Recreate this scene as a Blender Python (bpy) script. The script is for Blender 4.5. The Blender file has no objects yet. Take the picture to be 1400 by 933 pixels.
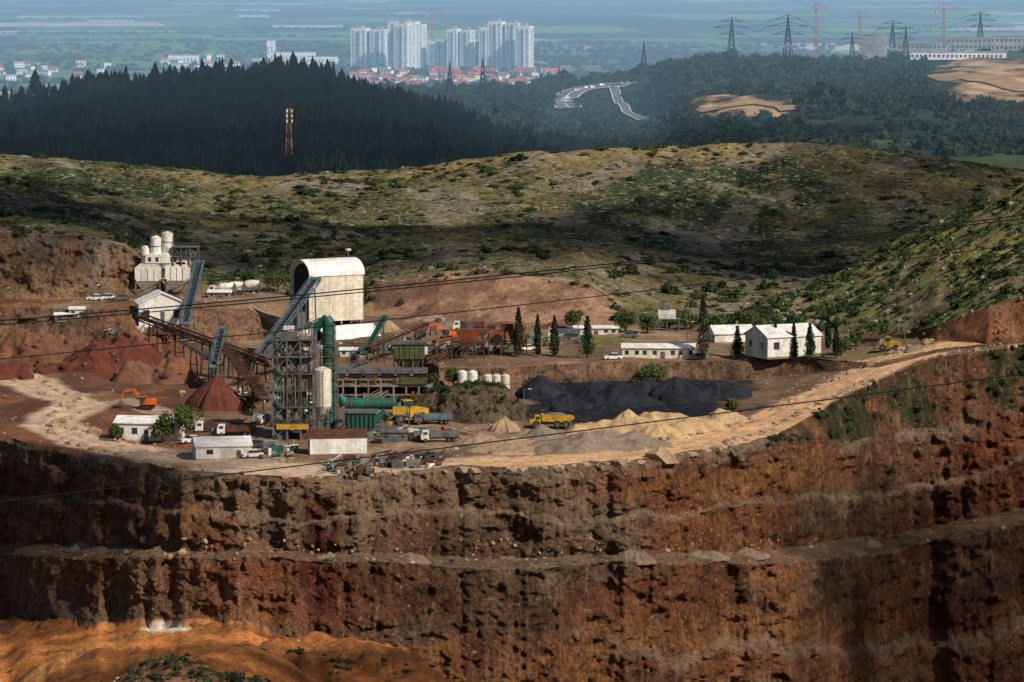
import bpy, math, random
import numpy as np
from mathutils import Vector
from mathutils.bvhtree import BVHTree
random.seed(7); rng=np.random.default_rng(7)
# ---------------------------------------------------------------- survey frame
F=5250.0; CZ=96.0
PITCH=math.atan((466.5+60)/F); cp,sp=math.cos(PITCH),math.sin(PITCH)
def ray(u,v):
    a=(u-700)/F; b=(466.5-v)/F
    y=cp+b*sp; z=-sp+b*cp
    return a/y, z/y
def G(u,v,z=0.0):
    dx,dz=ray(u,v); d=(z-CZ)/dz
    return Vector((dx*d,d,z))
def D(u,v,d):
    dx,dz=ray(u,v); return Vector((dx*d,d,CZ+dz*d))
def proj(x,y,z):
    dep=y*cp+(CZ-z)*sp; up=y*sp-(CZ-z)*cp
    return 700+F*x/dep, 466.5-F*up/dep
def mpp(p): return (p[1]*cp+(CZ-p[2])*sp)/F
# ---------------------------------------------------------------- noise
def _h(ix,iy,iz,s):
    n=(ix*374761393+iy*668265263+iz*1274126177+s*974711)&0xffffffff
    n=((n^(n>>13))*1103515245)&0xffffffff
    n=((n^(n>>15))*12345677)&0xffffffff
    return ((n^(n>>16))&0xffffff)/float(0xffffff)
def vn(x,y,z=0.0,s=0):
    x,y,z=np.broadcast_arrays(np.asarray(x,float),np.asarray(y,float),np.asarray(z,float))
    fx,fy,fz=np.floor(x),np.floor(y),np.floor(z)
    ix,iy,iz=fx.astype(np.int64),fy.astype(np.int64),fz.astype(np.int64)
    tx,ty,tz=x-fx,y-fy,z-fz
    tx=tx*tx*(3-2*tx);ty=ty*ty*(3-2*ty);tz=tz*tz*(3-2*tz)
    r=0
    for a in (0,1):
        wa=tx if a else 1-tx
        for b in (0,1):
            wb=ty if b else 1-ty
            for c in (0,1):
                wc=tz if c else 1-tz
                r=r+wa*wb*wc*_h(ix+a,iy+b,iz+c,s)
    return r*2-1
def fbm(x,y,z=0.0,o=4,s=0):
    r=0;a=1;t=0
    for i in range(o):
        r=r+a*vn(x*2**i,y*2**i,np.asarray(z)*2**i,s+i*17); t+=a; a*=.5
    return r/t*1.5
def ss(a,b,x):
    t=np.clip((x-a)/(b-a),0,1); return t*t*(3-2*t)
# ---------------------------------------------------------------- mesh helpers
def link(o): bpy.context.scene.collection.objects.link(o); return o
def make_mesh(name,V,Fc,mats,mi=None,tint=None,smooth=False):
    V=np.ascontiguousarray(V,dtype=np.float32).reshape(-1,3); Fc=np.ascontiguousarray(Fc,dtype=np.int32)
    k=Fc.shape[1]; n=len(Fc)
    me=bpy.data.meshes.new(name)
    me.vertices.add(len(V)); me.vertices.foreach_set("co",V.ravel())
    me.loops.add(n*k); me.polygons.add(n)
    me.polygons.foreach_set("loop_start",np.arange(0,n*k,k,dtype=np.int32))
    me.loops.foreach_set("vertex_index",Fc.ravel())
    for m in mats: me.materials.append(m)
    me.update(calc_edges=True)
    if mi is not None: me.polygons.foreach_set("material_index",np.asarray(mi,dtype=np.int32))
    me.polygons.foreach_set("use_smooth",np.full(n,smooth,dtype=bool))
    if tint is not None:
        ca=me.color_attributes.new(name="tint",type='FLOAT_COLOR',domain='POINT')
        c=np.ones((len(V),4),dtype=np.float32); c[:,:3]=np.asarray(tint).reshape(-1,3)
        ca.data.foreach_set("color",c.ravel())
    me.update()
    return link(bpy.data.objects.new(name,me))
def grid_faces(R,C):
    i=np.arange(R*C).reshape(R,C)
    return np.stack([i[:-1,:-1],i[:-1,1:],i[1:,1:],i[1:,:-1]],-1).reshape(-1,4)
# ---------------------------------------------------------------- materials
def base_mat(name):
    m=bpy.data.materials.new(name); m.use_nodes=True; nt=m.node_tree; nt.nodes.clear()
    out=nt.nodes.new('ShaderNodeOutputMaterial'); b=nt.nodes.new('ShaderNodeBsdfPrincipled')
    b.inputs['Specular IOR Level'].default_value=.25
    return m,nt,b,out
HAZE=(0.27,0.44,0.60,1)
def close(nt,b,out,haze):  # far materials get distance haze painted in: bluish emission mixed by world Y
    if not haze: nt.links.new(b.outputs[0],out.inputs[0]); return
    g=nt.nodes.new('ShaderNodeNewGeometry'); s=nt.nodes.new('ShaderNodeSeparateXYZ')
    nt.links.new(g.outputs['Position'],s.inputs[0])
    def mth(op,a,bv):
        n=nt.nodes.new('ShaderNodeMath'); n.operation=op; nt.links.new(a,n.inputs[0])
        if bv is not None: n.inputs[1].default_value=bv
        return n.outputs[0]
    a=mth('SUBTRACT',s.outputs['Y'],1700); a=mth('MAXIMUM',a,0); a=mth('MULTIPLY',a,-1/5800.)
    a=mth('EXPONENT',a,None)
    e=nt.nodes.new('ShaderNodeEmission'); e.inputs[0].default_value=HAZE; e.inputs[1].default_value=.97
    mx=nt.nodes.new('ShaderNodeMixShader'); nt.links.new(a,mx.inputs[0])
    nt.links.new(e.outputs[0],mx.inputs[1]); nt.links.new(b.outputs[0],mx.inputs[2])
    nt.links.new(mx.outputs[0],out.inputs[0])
def posvec(nt,sc):
    g=nt.nodes.new('ShaderNodeNewGeometry'); v=nt.nodes.new('ShaderNodeVectorMath'); v.operation='MULTIPLY'
    nt.links.new(g.outputs['Position'],v.inputs[0]); v.inputs[1].default_value=sc; return v.outputs[0]
def noise(nt,vec,scale,detail=6,rough=.6):
    n=nt.nodes.new('ShaderNodeTexNoise'); n.inputs['Scale'].default_value=scale
    n.inputs['Detail'].default_value=detail; n.inputs['Roughness'].default_value=rough
    nt.links.new(vec,n.inputs['Vector']); return n.outputs['Fac']
def mrange(nt,src,a,b,c,d):
    n=nt.nodes.new('ShaderNodeMapRange'); nt.links.new(src,n.inputs[0])
    for i,x in enumerate((a,b,c,d)): n.inputs[i+1].default_value=x
    return n.outputs[0]
def mixc(nt,f,a,b,mode='MIX'):
    n=nt.nodes.new('ShaderNodeMixRGB'); n.blend_type=mode
    for i,x in enumerate((f,a,b)):
        if isinstance(x,(int,float)): n.inputs[i].default_value=x
        elif isinstance(x,tuple): n.inputs[i].default_value=(x[0],x[1],x[2],1)
        else: nt.links.new(x,n.inputs[i])
    return n.outputs[0]
def scalec(nt,c,f):
    n=nt.nodes.new('ShaderNodeVectorMath'); n.operation='SCALE'; nt.links.new(c,n.inputs[0]); nt.links.new(f,n.inputs['Scale']); return n.outputs[0]
def bump(nt,b,h,st,dist):
    n=nt.nodes.new('ShaderNodeBump'); n.inputs['Strength'].default_value=st; n.inputs['Distance'].default_value=dist
    nt.links.new(h,n.inputs['Height']); nt.links.new(n.outputs[0],b.inputs['Normal'])
def pm(name,c1,c2=None,scale=.6,rough=.8,metal=0,bm=.15,haze=False,streak=False):
    if c2 is None: c2=tuple(x*.6 for x in c1)
    m,nt,b,out=base_mat(name)
    v=posvec(nt,(1,1,.15) if streak else (1,1,1))
    n=noise(nt,v,scale,5,.65); f=mrange(nt,n,.38,.66,0,1)
    c=mixc(nt,f,c1,c2); n2=noise(nt,posvec(nt,(1,1,1)),scale*5,3,.6)
    c=scalec(nt,c,mrange(nt,n2,.3,.7,.75,1.15))
    nt.links.new(c,b.inputs['Base Color']); b.inputs['Roughness'].default_value=rough; b.inputs['Metallic'].default_value=metal
    if not haze: bump(nt,b,n2,bm,.15)
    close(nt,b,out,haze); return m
def terrain_mat(name,sc,s1,lo,hi,s2,lo2,hi2,bd,spk=[],haze=False,bs=.8,fine=False):
    m,nt,b,out=base_mat(name)
    at=nt.nodes.new('ShaderNodeAttribute'); at.attribute_name='tint'; c=at.outputs['Color']
    v=posvec(nt,sc); n1=noise(nt,v,s1,8,.72); c=scalec(nt,c,mrange(nt,n1,.32,.68,lo,hi))
    v2=posvec(nt,(1,1,1)); n2=noise(nt,v2,s2,5,.75); c=scalec(nt,c,mrange(nt,n2,.32,.68,lo2,hi2))
    h=n1
    for col,thr,wd,scl in spk:
        n3=noise(nt,v2,scl,4,.7); c=mixc(nt,mrange(nt,n3,thr,thr+wd,0,1),c,col)
    if fine:
        # pale vertical run-off streaks, dark joints between blocks
        n5=noise(nt,posvec(nt,(1,.4,.14)),.5,5,.7); c=mixc(nt,mrange(nt,n5,.56,.68,0,.5),c,(.36,.24,.155)); c=scalec(nt,c,mrange(nt,n5,.30,.46,.5,1))
        n4=noise(nt,posvec(nt,(1,1,.6)),1.0,6,.75); c=scalec(nt,c,mrange(nt,n4,.36,.48,.32,1.0))
        mm=nt.nodes.new('ShaderNodeMath'); mm.operation='ADD'; nt.links.new(n1,mm.inputs[0]); nt.links.new(n4,mm.inputs[1]); h=mm.outputs[0]
    nt.links.new(c,b.inputs['Base Color']); b.inputs['Roughness'].default_value=.95; b.inputs['Specular IOR Level'].default_value=.1
    bump(nt,b,h,bs,bd)
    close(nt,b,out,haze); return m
M_rock=terrain_mat('quarry_rock',(1,1,.6),.25,.55,1.55,1.7,.55,1.5,1.5,[((.42,.33,.25),.625,.05,1.1),((.44,.18,.06),.62,.1,.2)],bs=.95,fine=True)
M_soil=terrain_mat('quarry_soil',(1,1,1),.12,.65,1.3,.9,.55,1.35,.7,[((.5,.42,.33),.66,.03,.9),((.10,.075,.055),.60,.05,.4)])
M_grass=terrain_mat('hill_grass',(1,1,1),.07,.5,1.5,.6,.35,1.6,1.6,[((.27,.26,.22),.58,.03,.55),((.014,.022,.009),.56,.05,.33),((.20,.15,.065),.59,.06,.12)],bs=1.0)
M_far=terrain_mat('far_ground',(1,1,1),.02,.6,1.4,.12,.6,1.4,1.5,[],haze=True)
M_white=pm('white_paint',(.80,.79,.74),(.54,.50,.44),.25,.6,streak=True)
M_cream=pm('cream_cladding',(.78,.72,.60),(.52,.45,.35),.2,.6,streak=True)
M_roofw=pm('light_metal_roof',(.80,.81,.82),(.58,.56,.52),.2,.5)
M_grey=pm('grey_steel',(.14,.15,.155),(.07,.06,.05),.5,.6)
M_conc=pm('concrete',(.28,.24,.19),(.12,.09,.065),.4,.9,streak=True)
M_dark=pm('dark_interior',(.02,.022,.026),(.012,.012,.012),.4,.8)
M_glass=pm('window_glass',(.04,.06,.08),(.02,.03,.04),.4,.2)
M_rust=pm('rusty_steel',(.13,.05,.028),(.05,.025,.018),.5,.8)
M_rustb=pm('red_oxide_steel',(.30,.075,.025),(.12,.04,.022),.5,.8)
M_blue=pm('blue_grey_steel',(.12,.17,.21),(.06,.08,.09),.5,.55)
M_green=pm('green_paint',(.02,.13,.10),(.025,.065,.05),.4,.5,streak=True)
M_olive=pm('olive_paint',(.085,.11,.03),(.045,.05,.022),.4,.6)
M_yel=pm('yellow_paint',(.60,.33,.02),(.34,.19,.03),.7,.5)
M_org=pm('orange_paint',(.75,.13,.02),(.45,.09,.03),.7,.5)
M_red=pm('red_paint',(.5,.04,.02),(.25,.04,.02),.7,.5)
M_tyre=pm('tyre_rubber',(.02,.02,.02),(.05,.04,.035),1,.9)
M_bark=pm('bark',(.12,.08,.05),(.06,.04,.03),1,.9)
M_cyp=pm('cypress_foliage',(.012,.028,.012),(.025,.05,.018),.5,.8)
M_leaf=pm('tree_foliage',(.045,.08,.02),(.11,.13,.03),.5,.8)
M_leafd=pm('shrub_foliage',(.012,.026,.008),(.035,.052,.015),.12,.85)
M_leafg=pm('bright_shrub_foliage',(.028,.052,.012),(.08,.10,.025),.12,.85)
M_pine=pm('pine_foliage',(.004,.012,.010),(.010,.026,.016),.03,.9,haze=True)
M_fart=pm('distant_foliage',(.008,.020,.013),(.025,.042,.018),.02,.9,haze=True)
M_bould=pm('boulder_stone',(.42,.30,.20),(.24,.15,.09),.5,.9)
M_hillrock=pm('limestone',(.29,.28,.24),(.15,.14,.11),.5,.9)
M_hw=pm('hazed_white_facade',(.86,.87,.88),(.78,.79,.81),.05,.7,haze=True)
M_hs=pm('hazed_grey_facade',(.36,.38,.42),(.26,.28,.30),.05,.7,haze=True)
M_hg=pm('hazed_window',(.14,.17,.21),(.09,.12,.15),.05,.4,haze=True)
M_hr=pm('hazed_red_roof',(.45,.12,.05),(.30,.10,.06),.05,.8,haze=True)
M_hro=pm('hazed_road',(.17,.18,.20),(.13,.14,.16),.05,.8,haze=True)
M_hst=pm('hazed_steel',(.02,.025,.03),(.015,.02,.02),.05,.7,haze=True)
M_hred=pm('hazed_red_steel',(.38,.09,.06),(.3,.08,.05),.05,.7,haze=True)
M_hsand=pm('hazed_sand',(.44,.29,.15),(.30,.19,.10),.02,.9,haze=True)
M_wire=pm('cable',(.012,.012,.014),(.01,.01,.01),.3,.6)
def pilemat(name,c,c2): return pm(name,c,c2,.35,.95,0,.9)
# ---------------------------------------------------------------- main terrain
U=np.arange(-160,1561,2.0)
def cv(p): p=np.array(p,float); return [np.interp(U,p[:,0],p[:,i]) for i in range(1,p.shape[1])]
def sm(a,k=9): return np.convolve(np.pad(a,k,mode='edge'),np.ones(2*k+1)/(2*k+1),'valid')
def dz_from_vz(v,z): _,k=ray(U,v); return (z-CZ)/k
def z_from_vd(v,d): _,k=ray(U,v); return CZ+k*d
vb,zb=cv([(-200,586,0),(0,596,0),(60,608,0),(130,624,0),(250,644,0),(400,652,0),(480,650,0),(600,641,0),(700,636,0),(800,633,0),(900,625,0),(980,612,0),(1040,601,0.1),(1070,590,.7),(1100,572,1.5),(1150,545,3),(1200,520,5),(1290,487,8.5),(1400,471,10.5),(1600,452,15)])
vb=sm(vb)+2.5*fbm(U/45,0*U); zb=sm(zb); db=dz_from_vz(vb,zb)
v4,=cv([(-200,592),(0,602),(60,615),(130,631),(250,651),(400,659),(480,657),(600,648),(700,643),(800,640),(900,632),(980,619),(1040,609),(1100,604),(1200,597),(1300,578),(1400,556),(1600,520)])
v4=sm(v4)+3*fbm(U/45,0*U); d4=db-2-9*ss(1040,1110,U); z4=z_from_vd(v4,d4)
v3,=cv([(-200,735),(0,741),(200,745),(480,757),(700,760),(850,758),(1000,752),(1100,742),(1250,725),(1400,695),(1600,650)])
v3=sm(v3)+2.5*fbm(U/60,0*U+5); d3=d4-5-2*fbm(U/80,0*U+9); z3=z_from_vd(v3,d3)
bw=16+6*fbm(U/120,0*U+2)+6*ss(850,1100,U); z2=z3-.6; d2=dz_from_vz(v3+bw,z2)
v1,=cv([(-200,850),(0,850),(200,846),(340,852),(450,884),(560,935),(700,985),(1600,1000)])
d1=d2-8; z1=z_from_vd(v1,d1)
w=ss(350,620,U); d0=dz_from_vz(v1*0+1010,z1)*(1-w)+(d1-5)*w; z0=z_from_vd(v1*0+1010,d0)
v5,z5=cv([(-200,470,0),(0,468,0),(200,470,0),(360,465,0),(400,468,0),(560,480,0),(600,532,0),(700,530,0),(850,520,0),(1000,520,0),(1060,515,.6),(1100,512,1.5),(1150,508,3.5),(1200,503,5.5),(1280,483,8),(1400,468,10.8),(1600,448,15.3)])
d5=np.maximum(dz_from_vz(v5,z5),db+2.5)
tz,=cv([(-200,8),(340,8),(400,.5),(560,.8),(600,4),(1060,4),(1100,5),(1200,6),(1280,8.5),(1400,11),(1600,15.5)])
z6=tz; d6=d5+4
v7,z7=cv([(-200,412,8),(0,410,8),(190,405,8),(260,400,8),(370,402,7),(450,425,3),(510,432,2),(600,438,3),(840,445,4),(1000,445,4),(1100,450,5),(1200,462,6.5),(1280,466,9),(1400,464,11.5),(1600,440,16)])
d7=np.maximum(dz_from_vz(v7,z7),d6+3)
v8,o8=cv([(-200,300,7),(0,318,7),(100,322,7),(170,335,7),(200,360,8),(225,385,10),(260,390,12),(370,388,14),(480,398,30),(520,388,25),(600,380,25),(700,377,25),(800,390,22),(850,420,20),(900,435,20),(1050,438,25),(1200,440,60),(1600,440,100)])
d8=d7+o8; z8=z_from_vd(v8,d8)
v8b,=cv([(-200,250),(0,255),(200,290),(300,308),(500,318),(700,313),(850,318),(1000,338),(1100,345),(1400,330),(1600,340)])
d8b=1180+0*U; z8b=z_from_vd(v8b,d8b)
v9,=cv([(-200,187),(0,192),(100,199),(200,207),(290,215),(340,216),(450,210),(560,203),(650,195),(750,185),(850,178),(950,170),(1050,165),(1150,165),(1250,177),(1330,194),(1400,214),(1600,272)])
d9=1350+0*U; z9=z_from_vd(v9,d9)
d10=d9+150; z10=z9-14; d11=d9+450; z11=0*U-60
curves=[(d0,z0),(d1,z1),(d2,z2),(d3,z3),(d4,z4),(db,zb),(d5,z5),(d6,z6),(d7,z7),(d8,z8),(d8b,z8b),(d9,z9),(d10,z10),(d11,z11)]
ns=[60,120,14,100,40,160,20,50,50,80,90,12,6]
ids=[0,1,2,3,3.5,4,5,6,7,8,9,10,11]
Ys=[];Zs=[];band=[];tt=[]
for i,n in enumerate(ns):
    t=np.linspace(0,1,n,endpoint=(i==len(ns)-1))[:,None]
    Ys.append(curves[i][0]*(1-t)+curves[i+1][0]*t); Zs.append(curves[i][1]*(1-t)+curves[i+1][1]*t)
    band+= [ids[i]]*n; tt+=list(t[:,0])
Y=np.vstack(Ys);Z=np.vstack(Zs);band=np.array(band);tt=np.array(tt)
hs=np.where(band>=8)[0][0]; K=25
Zh=Z.copy()
for r in range(hs+2,len(band)-4):
    k=min(K,r-hs,len(band)-1-r); Zh[r]=Z[r-k:r+k+1].mean(0)
Z=Zh
Ug=np.broadcast_to(U,Y.shape)
X=(Ug-700)/F*(Y*cp+(CZ-Z)*sp)
B=band[:,None]; T_=tt[:,None]
face=np.zeros(Y.shape)
face=np.where(B==1,1.0,face); face=np.where(B==3,1.0,face); face=np.where(B==2,.8,face)
face=np.where(B==3.5,.95-.35*T_,face)
face=np.where(B==4,.6*np.clip(1-T_*12,0,1),face)
wr=ss(420,650,Ug); face=np.where(B==0,np.where(T_>.9,(T_-.9)*10,0)*(1-wr)+wr,face)
face=np.where((B==5),.5*np.sin(np.pi*T_)**.5,face)
lc=1-ss(190,240,Ug)
face=np.where(B==7,(.9*lc+.25)*np.minimum(1,T_*6),face); face=np.where(B==8,(.9*lc+.25)*np.clip(1-T_*10,0,1),face)
nz=fbm(X/20,Y/60,Z/12,4,3); nr=1-np.abs(fbm(X/7,Y/40,Z/11,4,11)); nf=fbm(X/2.2,Y/8,Z/1.9,4,23); nff=fbm(X/.8,Y/4,Z/.8,2,29)
blk=np.floor(4*fbm(X/4,Y/30,Z/2.6,3,41))/4
disp=face*(2.4*nz+1.8*(nr-.6)+1.2*nf+1.0*blk+.35*nff)
# intermediate ledges in the worked faces
wob0=.10*fbm(U/110,0*U+3)+.02*fbm(U/12,0*U+8)
wR=ss(780,930,Ug); led1=1-ss(.48,.52,T_+wob0)
disp=disp+np.where(B==1,4.2*wR*led1,0)+np.where(B==0,4.2*wR*wr,0)
led3=1-ss(.44,.48,T_+wob0); disp=disp+np.where(B==3,1.5*led3,0)+np.where(B==2,1.5*T_,0)
Y=Y-disp
led=np.where((B==1)|(B==3)|(B==0)|(B==3.5),1,0)*face
Z=Z+led*.6*fbm(X/10,Y/10,Z/2.5,3,77)
flat=np.where(B==4,np.minimum(1,T_*8),0)+np.where(B==6,1,0)+np.where(B==0,1-wr,0)
Z=Z+flat*(.45*fbm(X/9,Y/12,0,4,31))+np.where(B==0,(1-wr)*(1.6*fbm(X/25,Y/18,0,3,5)+.5*fbm(X/4,Y/4,0,3,6)),0)
hill=np.where(B==8,np.minimum(1,T_*4),0)+np.where(B>=9,1,0)
Z=Z+hill*(2.6*fbm(X/70,Y/70,0,4,51)+1.0*fbm(X/9,Y/9,0,4,61))
C=lambda *c: np.array(c,float)
def lerp(a,b,w): return a*(1-w[...,None])+b*w[...,None]
Vg=proj(X,Y,Z)[1]
n1=ss(-.5,.5,fbm(X/28,Y/60,Z/16,4,101)); n2=ss(-.1,.6,fbm(X/40,Y/60,Z/9,4,111)); n3=ss(0,.7,fbm(X/14,Y/40,Z/20,4,121))
rock=lerp(np.broadcast_to(C(.225,.085,.038),Y.shape+(3,)),C(.345,.155,.06),n1); rock=lerp(rock,C(.22,.165,.11),n2*.75); rock=lerp(rock,C(.11,.05,.03),n3*.75)
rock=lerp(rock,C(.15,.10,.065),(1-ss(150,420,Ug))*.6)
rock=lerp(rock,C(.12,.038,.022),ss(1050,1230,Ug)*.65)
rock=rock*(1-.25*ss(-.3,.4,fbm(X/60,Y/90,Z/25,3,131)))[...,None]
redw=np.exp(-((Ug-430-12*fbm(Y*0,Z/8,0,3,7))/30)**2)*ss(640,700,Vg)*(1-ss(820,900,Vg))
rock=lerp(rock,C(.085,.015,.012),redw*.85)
rock=lerp(rock,C(.27,.21,.15),((B==3)*ss(.72,1,T_)+(B==3.5)*(Ug<1060))*ss(-.5,.3,fbm(X/10,Y/40,Z/5,3,99))*.6)
rock=lerp(rock,C(.32,.235,.16),((B==1)*wR*np.exp(-((T_+wob0-.5)/.035)**2)+(B==3)*np.exp(-((T_+wob0-.46)/.03)**2))*.5)
soil=np.broadcast_to(C(.20,.125,.08),Y.shape+(3,)).copy()
soil=lerp(soil,C(.30,.205,.135),ss(-.3,.5,fbm(X/20,Y/30,0,4,131)))
soil=lerp(soil,C(.12,.075,.05),ss(.0,.5,fbm(X/9,Y/18,0,4,133))*.7)
def distpoly(X,Y,pts):
    r=np.full(X.shape,1e9)
    for a,b in zip(pts[:-1],pts[1:]):
        ax,ay,bx,by=a.x,a.y,b.x,b.y; L=(bx-ax)**2+(by-ay)**2
        t=np.clip(((X-ax)*(bx-ax)+(Y-ay)*(by-ay))/L,0,1)
        r=np.minimum(r,np.hypot(X-ax-t*(bx-ax),Y-ay-t*(by-ay)))
    return r
def pl(pts): return [G(a,b,c) for a,b,c in pts]
rd1=pl([(1340,466,9.8),(1290,474,8.5),(1240,487,7),(1200,503,5.3),(1150,527,3.4),(1100,551,1.6),(1050,577,.3),(1000,595,0),(950,608,0),(880,619,0),(780,627,0),(690,631,0)])
rd2=pl([(690,631,0),(600,636,0),(480,642,0),(380,643,0),(250,632,0),(160,612,0),(100,598,0),(68,582,0),(78,568,0),(112,556,0),(80,540,0),(25,516,0),(-40,498,0),(-150,480,0)])
rd3=pl([(112,556,0),(175,548,0),(250,572,0),(350,600,0),(380,640,0)])
wob=1.8*fbm(X/10,Y/10,0,3,141)
leftz=1-ss(230,330,Ug)
soil=lerp(soil,C(.19,.075,.04),leftz*ss(-.8,.0,fbm(X/22,Y/40,0,3,9))*.95)
soil=lerp(soil,C(.095,.045,.03),leftz*ss(-.1,.4,fbm(X/10,Y/16,0,3,12))*.8)
cn=fbm(X/9,Y/14,0,4,143)
coalw=ss(705,730,Ug+14*cn)*(1-ss(1000,1040,Ug+45*cn))*(1-ss(570,586,Vg+11*cn))*ss(508,520,Vg)*(B<=5)*(B>=4)
r1=distpoly(X,Y,rd1)+wob; r2=distpoly(X,Y,rd2)+wob; r3=distpoly(X,Y,rd3)+wob
near2=(B>=3.5)*(B<=4)
rightb=ss(680,760,Ug)*(B==4)*ss(8,12,r1)*(1-ss(20,34,r1)); soil=lerp(soil,C(.15,.095,.055),rightb*.7)
soil=lerp(soil,C(.38,.28,.21),(1-ss(2.5,5,r3))*.85)
w2=4.5+4*ss(150,350,Ug)
soil=lerp(soil,C(.56,.41,.30),(1-ss(0,3.0,r2-w2))*.95)
soil=lerp(soil,C(.66,.40,.22),(1-ss(7,9.5,r1)))
rut=np.exp(-((np.abs(r1)-3.0)/.8)**2)+np.exp(-((np.abs(r2)-2.2)/.7)**2); soil=lerp(soil,C(.36,.235,.15),np.clip(rut,0,1)*.5*((r1<7)|(r2<5)))
soil=lerp(soil,C(.014,.016,.024),coalw)
soil=lerp(soil,C(.16,.16,.06),np.where(B==6,1,0)*ss(.1,.5,fbm(X/14,Y/14,0,3,91))*ss(560,640,Ug)*.8)
floor=lerp(np.broadcast_to(C(.46,.175,.05),Y.shape+(3,)),C(.22,.08,.028),ss(-.2,.5,fbm(X/12,Y/6,0,4,17)))
trk=distpoly(X,Y,[G(-150,960,-27),G(60,900,-27),G(160,880,-27),G(330,862,-27)]); floor=lerp(floor,C(.56,.28,.10),(1-ss(3,6,trk))*.6)
tr2=np.abs(np.sin(trk*1.6)); floor=lerp(floor,C(.18,.07,.028),(1-ss(0,.35,tr2))*(trk<9)*.65)
floor=lerp(floor,C(.80,.70,.60),ss(188,205,Ug+6*fbm(X,Y))*(1-ss(250,265,Ug))*ss(856,858.5,Vg+1.5*fbm(X/3,Y/3))*(1-ss(862,865,Vg)))
grass=lerp(np.broadcast_to(C(.080,.080,.034),Y.shape+(3,)),C(.14,.118,.052),ss(-.3,.5,fbm(X/40,Y/60,0,4,151)))
grass=lerp(grass,C(.034,.045,.022),ss(0,.6,fbm(X/60,Y/90,0,4,161)))
grass=lerp(grass,C(.25,.185,.08),ss(.0,.5,fbm(X/50,Y/40,0,4,171))*ss(1240,1320,Y)*.8)
grass=lerp(grass,C(.20,.17,.135),ss(.15,.45,fbm(X/18,Y/30,0,4,175))*.65)
cut=lerp(np.broadcast_to(C(.36,.21,.135),Y.shape+(3,)),C(.21,.12,.075),ss(-.3,.3,fbm(X/8,Y/8,Z/5,3,181)))
tint=soil.copy()
def put(mask,c):
    global tint; tint=np.where(mask[...,None],c,tint)
fz=B+0*Ug
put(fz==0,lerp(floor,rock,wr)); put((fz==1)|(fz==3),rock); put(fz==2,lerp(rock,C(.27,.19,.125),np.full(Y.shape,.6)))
scr=lerp(C(.17,.08,.043)+0*rock,C(.045,.05,.022),ss(-.35,.15,fbm(X/9,Y/9,Z/7,4,29))*.9); put(fz==3.5,lerp(rock,scr,ss(1050,1110,Ug)))
put(fz==5,lerp(cut*.7,soil,coalw*.5))
greyc=lerp(np.broadcast_to(C(.19,.15,.12),Y.shape+(3,)),C(.27,.165,.10),ss(-.2,.4,fbm(X/6,Y/30,Z/14,4,187))); c7=lerp(cut,greyc,lc); c7=lerp(c7,grass,ss(215,240,Ug)*(1-ss(480,520,Ug))*.8); c7=lerp(c7,grass,ss(830,870,Ug)); put(fz==7,c7)
g8=lerp(grass,c7,(1-ss(.02,.1,T_+0*Ug+.05*fbm(X/9,Y/9)))*(fz==8)*(1-ss(860,900,Ug)))
put(fz>=8,g8)
fb=band[:-1]
mcol=np.zeros((len(band)-1,len(U)-1),int)
mcol[:]=np.where(np.isin(fb,[1,2,3,3.5]),0,np.where(fb>=8,2,1))[:,None]
mcol=np.where((fb[:,None]==7)&(U[:-1][None,:]<220),0,mcol)
mcol=np.where((fb[:,None]==0)&(U[:-1][None,:]>480),0,mcol)
mcol=np.where((fb[:,None]==5),0,mcol)
V=np.stack([X,Y,Z],-1)
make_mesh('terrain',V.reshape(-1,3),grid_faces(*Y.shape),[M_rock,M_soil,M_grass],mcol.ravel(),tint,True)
class Sheet:
    def __init__(s,U,X,Y,Z): s.U=U;s.X=X;s.Y=Y;s.Z=Z;s.V=proj(X,Y,Z)[1]
    def at(s,u,v):
        f=(u-s.U[0])/(s.U[1]-s.U[0]); c=int(min(max(round(f),0),len(s.U)-1)); Vc=s.V[:,c]
        idx=np.where(Vc<=v)[0]
        if len(idx)==0: r=int(np.argmin(Vc)); t=1.
        else: r=int(idx[0]); t=1.
        if r>0:
            a,b=Vc[r-1],Vc[r]; t=min(1,max(0,(a-v)/(a-b+1e-9)))
            y=s.Y[r-1,c]*(1-t)+s.Y[r,c]*t; z=s.Z[r-1,c]*(1-t)+s.Z[r,c]*t
        else: y=s.Y[0,c]; z=s.Z[0,c]
        return Vector(((u-700)/F*(y*cp+(CZ-z)*sp),y,z))
T=Sheet(U,X,Y,Z)
def sheet(name,U2,cs,ns,mat,colf,noisef,smooth=True):
    Ys=[];Zs=[];bb=[];ts=[]
    for i,n in enumerate(ns):
        t=np.linspace(0,1,n,endpoint=(i==len(ns)-1))[:,None]
        Ys.append(cs[i][0]*(1-t)+cs[i+1][0]*t); Zs.append(cs[i][1]*(1-t)+cs[i+1][1]*t); bb+=[i]*n; ts+=list(t[:,0])
    Y=np.vstack(Ys);Z=np.vstack(Zs);Ug=np.broadcast_to(U2,Y.shape)
    X=(Ug-700)/F*(Y*cp+(CZ-Z)*sp)
    Y,Z=noisef(X,Y,Z,Ug,np.array(bb)[:,None],np.array(ts)[:,None])
    tint=colf(X,Y,Z,Ug,np.array(bb)[:,None]+0*Ug)
    mats=mat if isinstance(mat,list) else [mat]
    mi=None
    if len(mats)>1: mi=np.broadcast_to(np.where(np.array(bb)[:-1]==0,0,1)[:,None],(len(bb)-1,len(U2)-1)).ravel()
    make_mesh(name,np.stack([X,Y,Z],-1).reshape(-1,3),grid_faces(*Y.shape),mats,mi,tint,smooth)
    return Sheet(U2,X,Y,Z)
def crv(U2,p):
    p=np.array(p,float); return [np.interp(U2,p[:,0],p[:,i]) for i in range(1,p.shape[1])]
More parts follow.
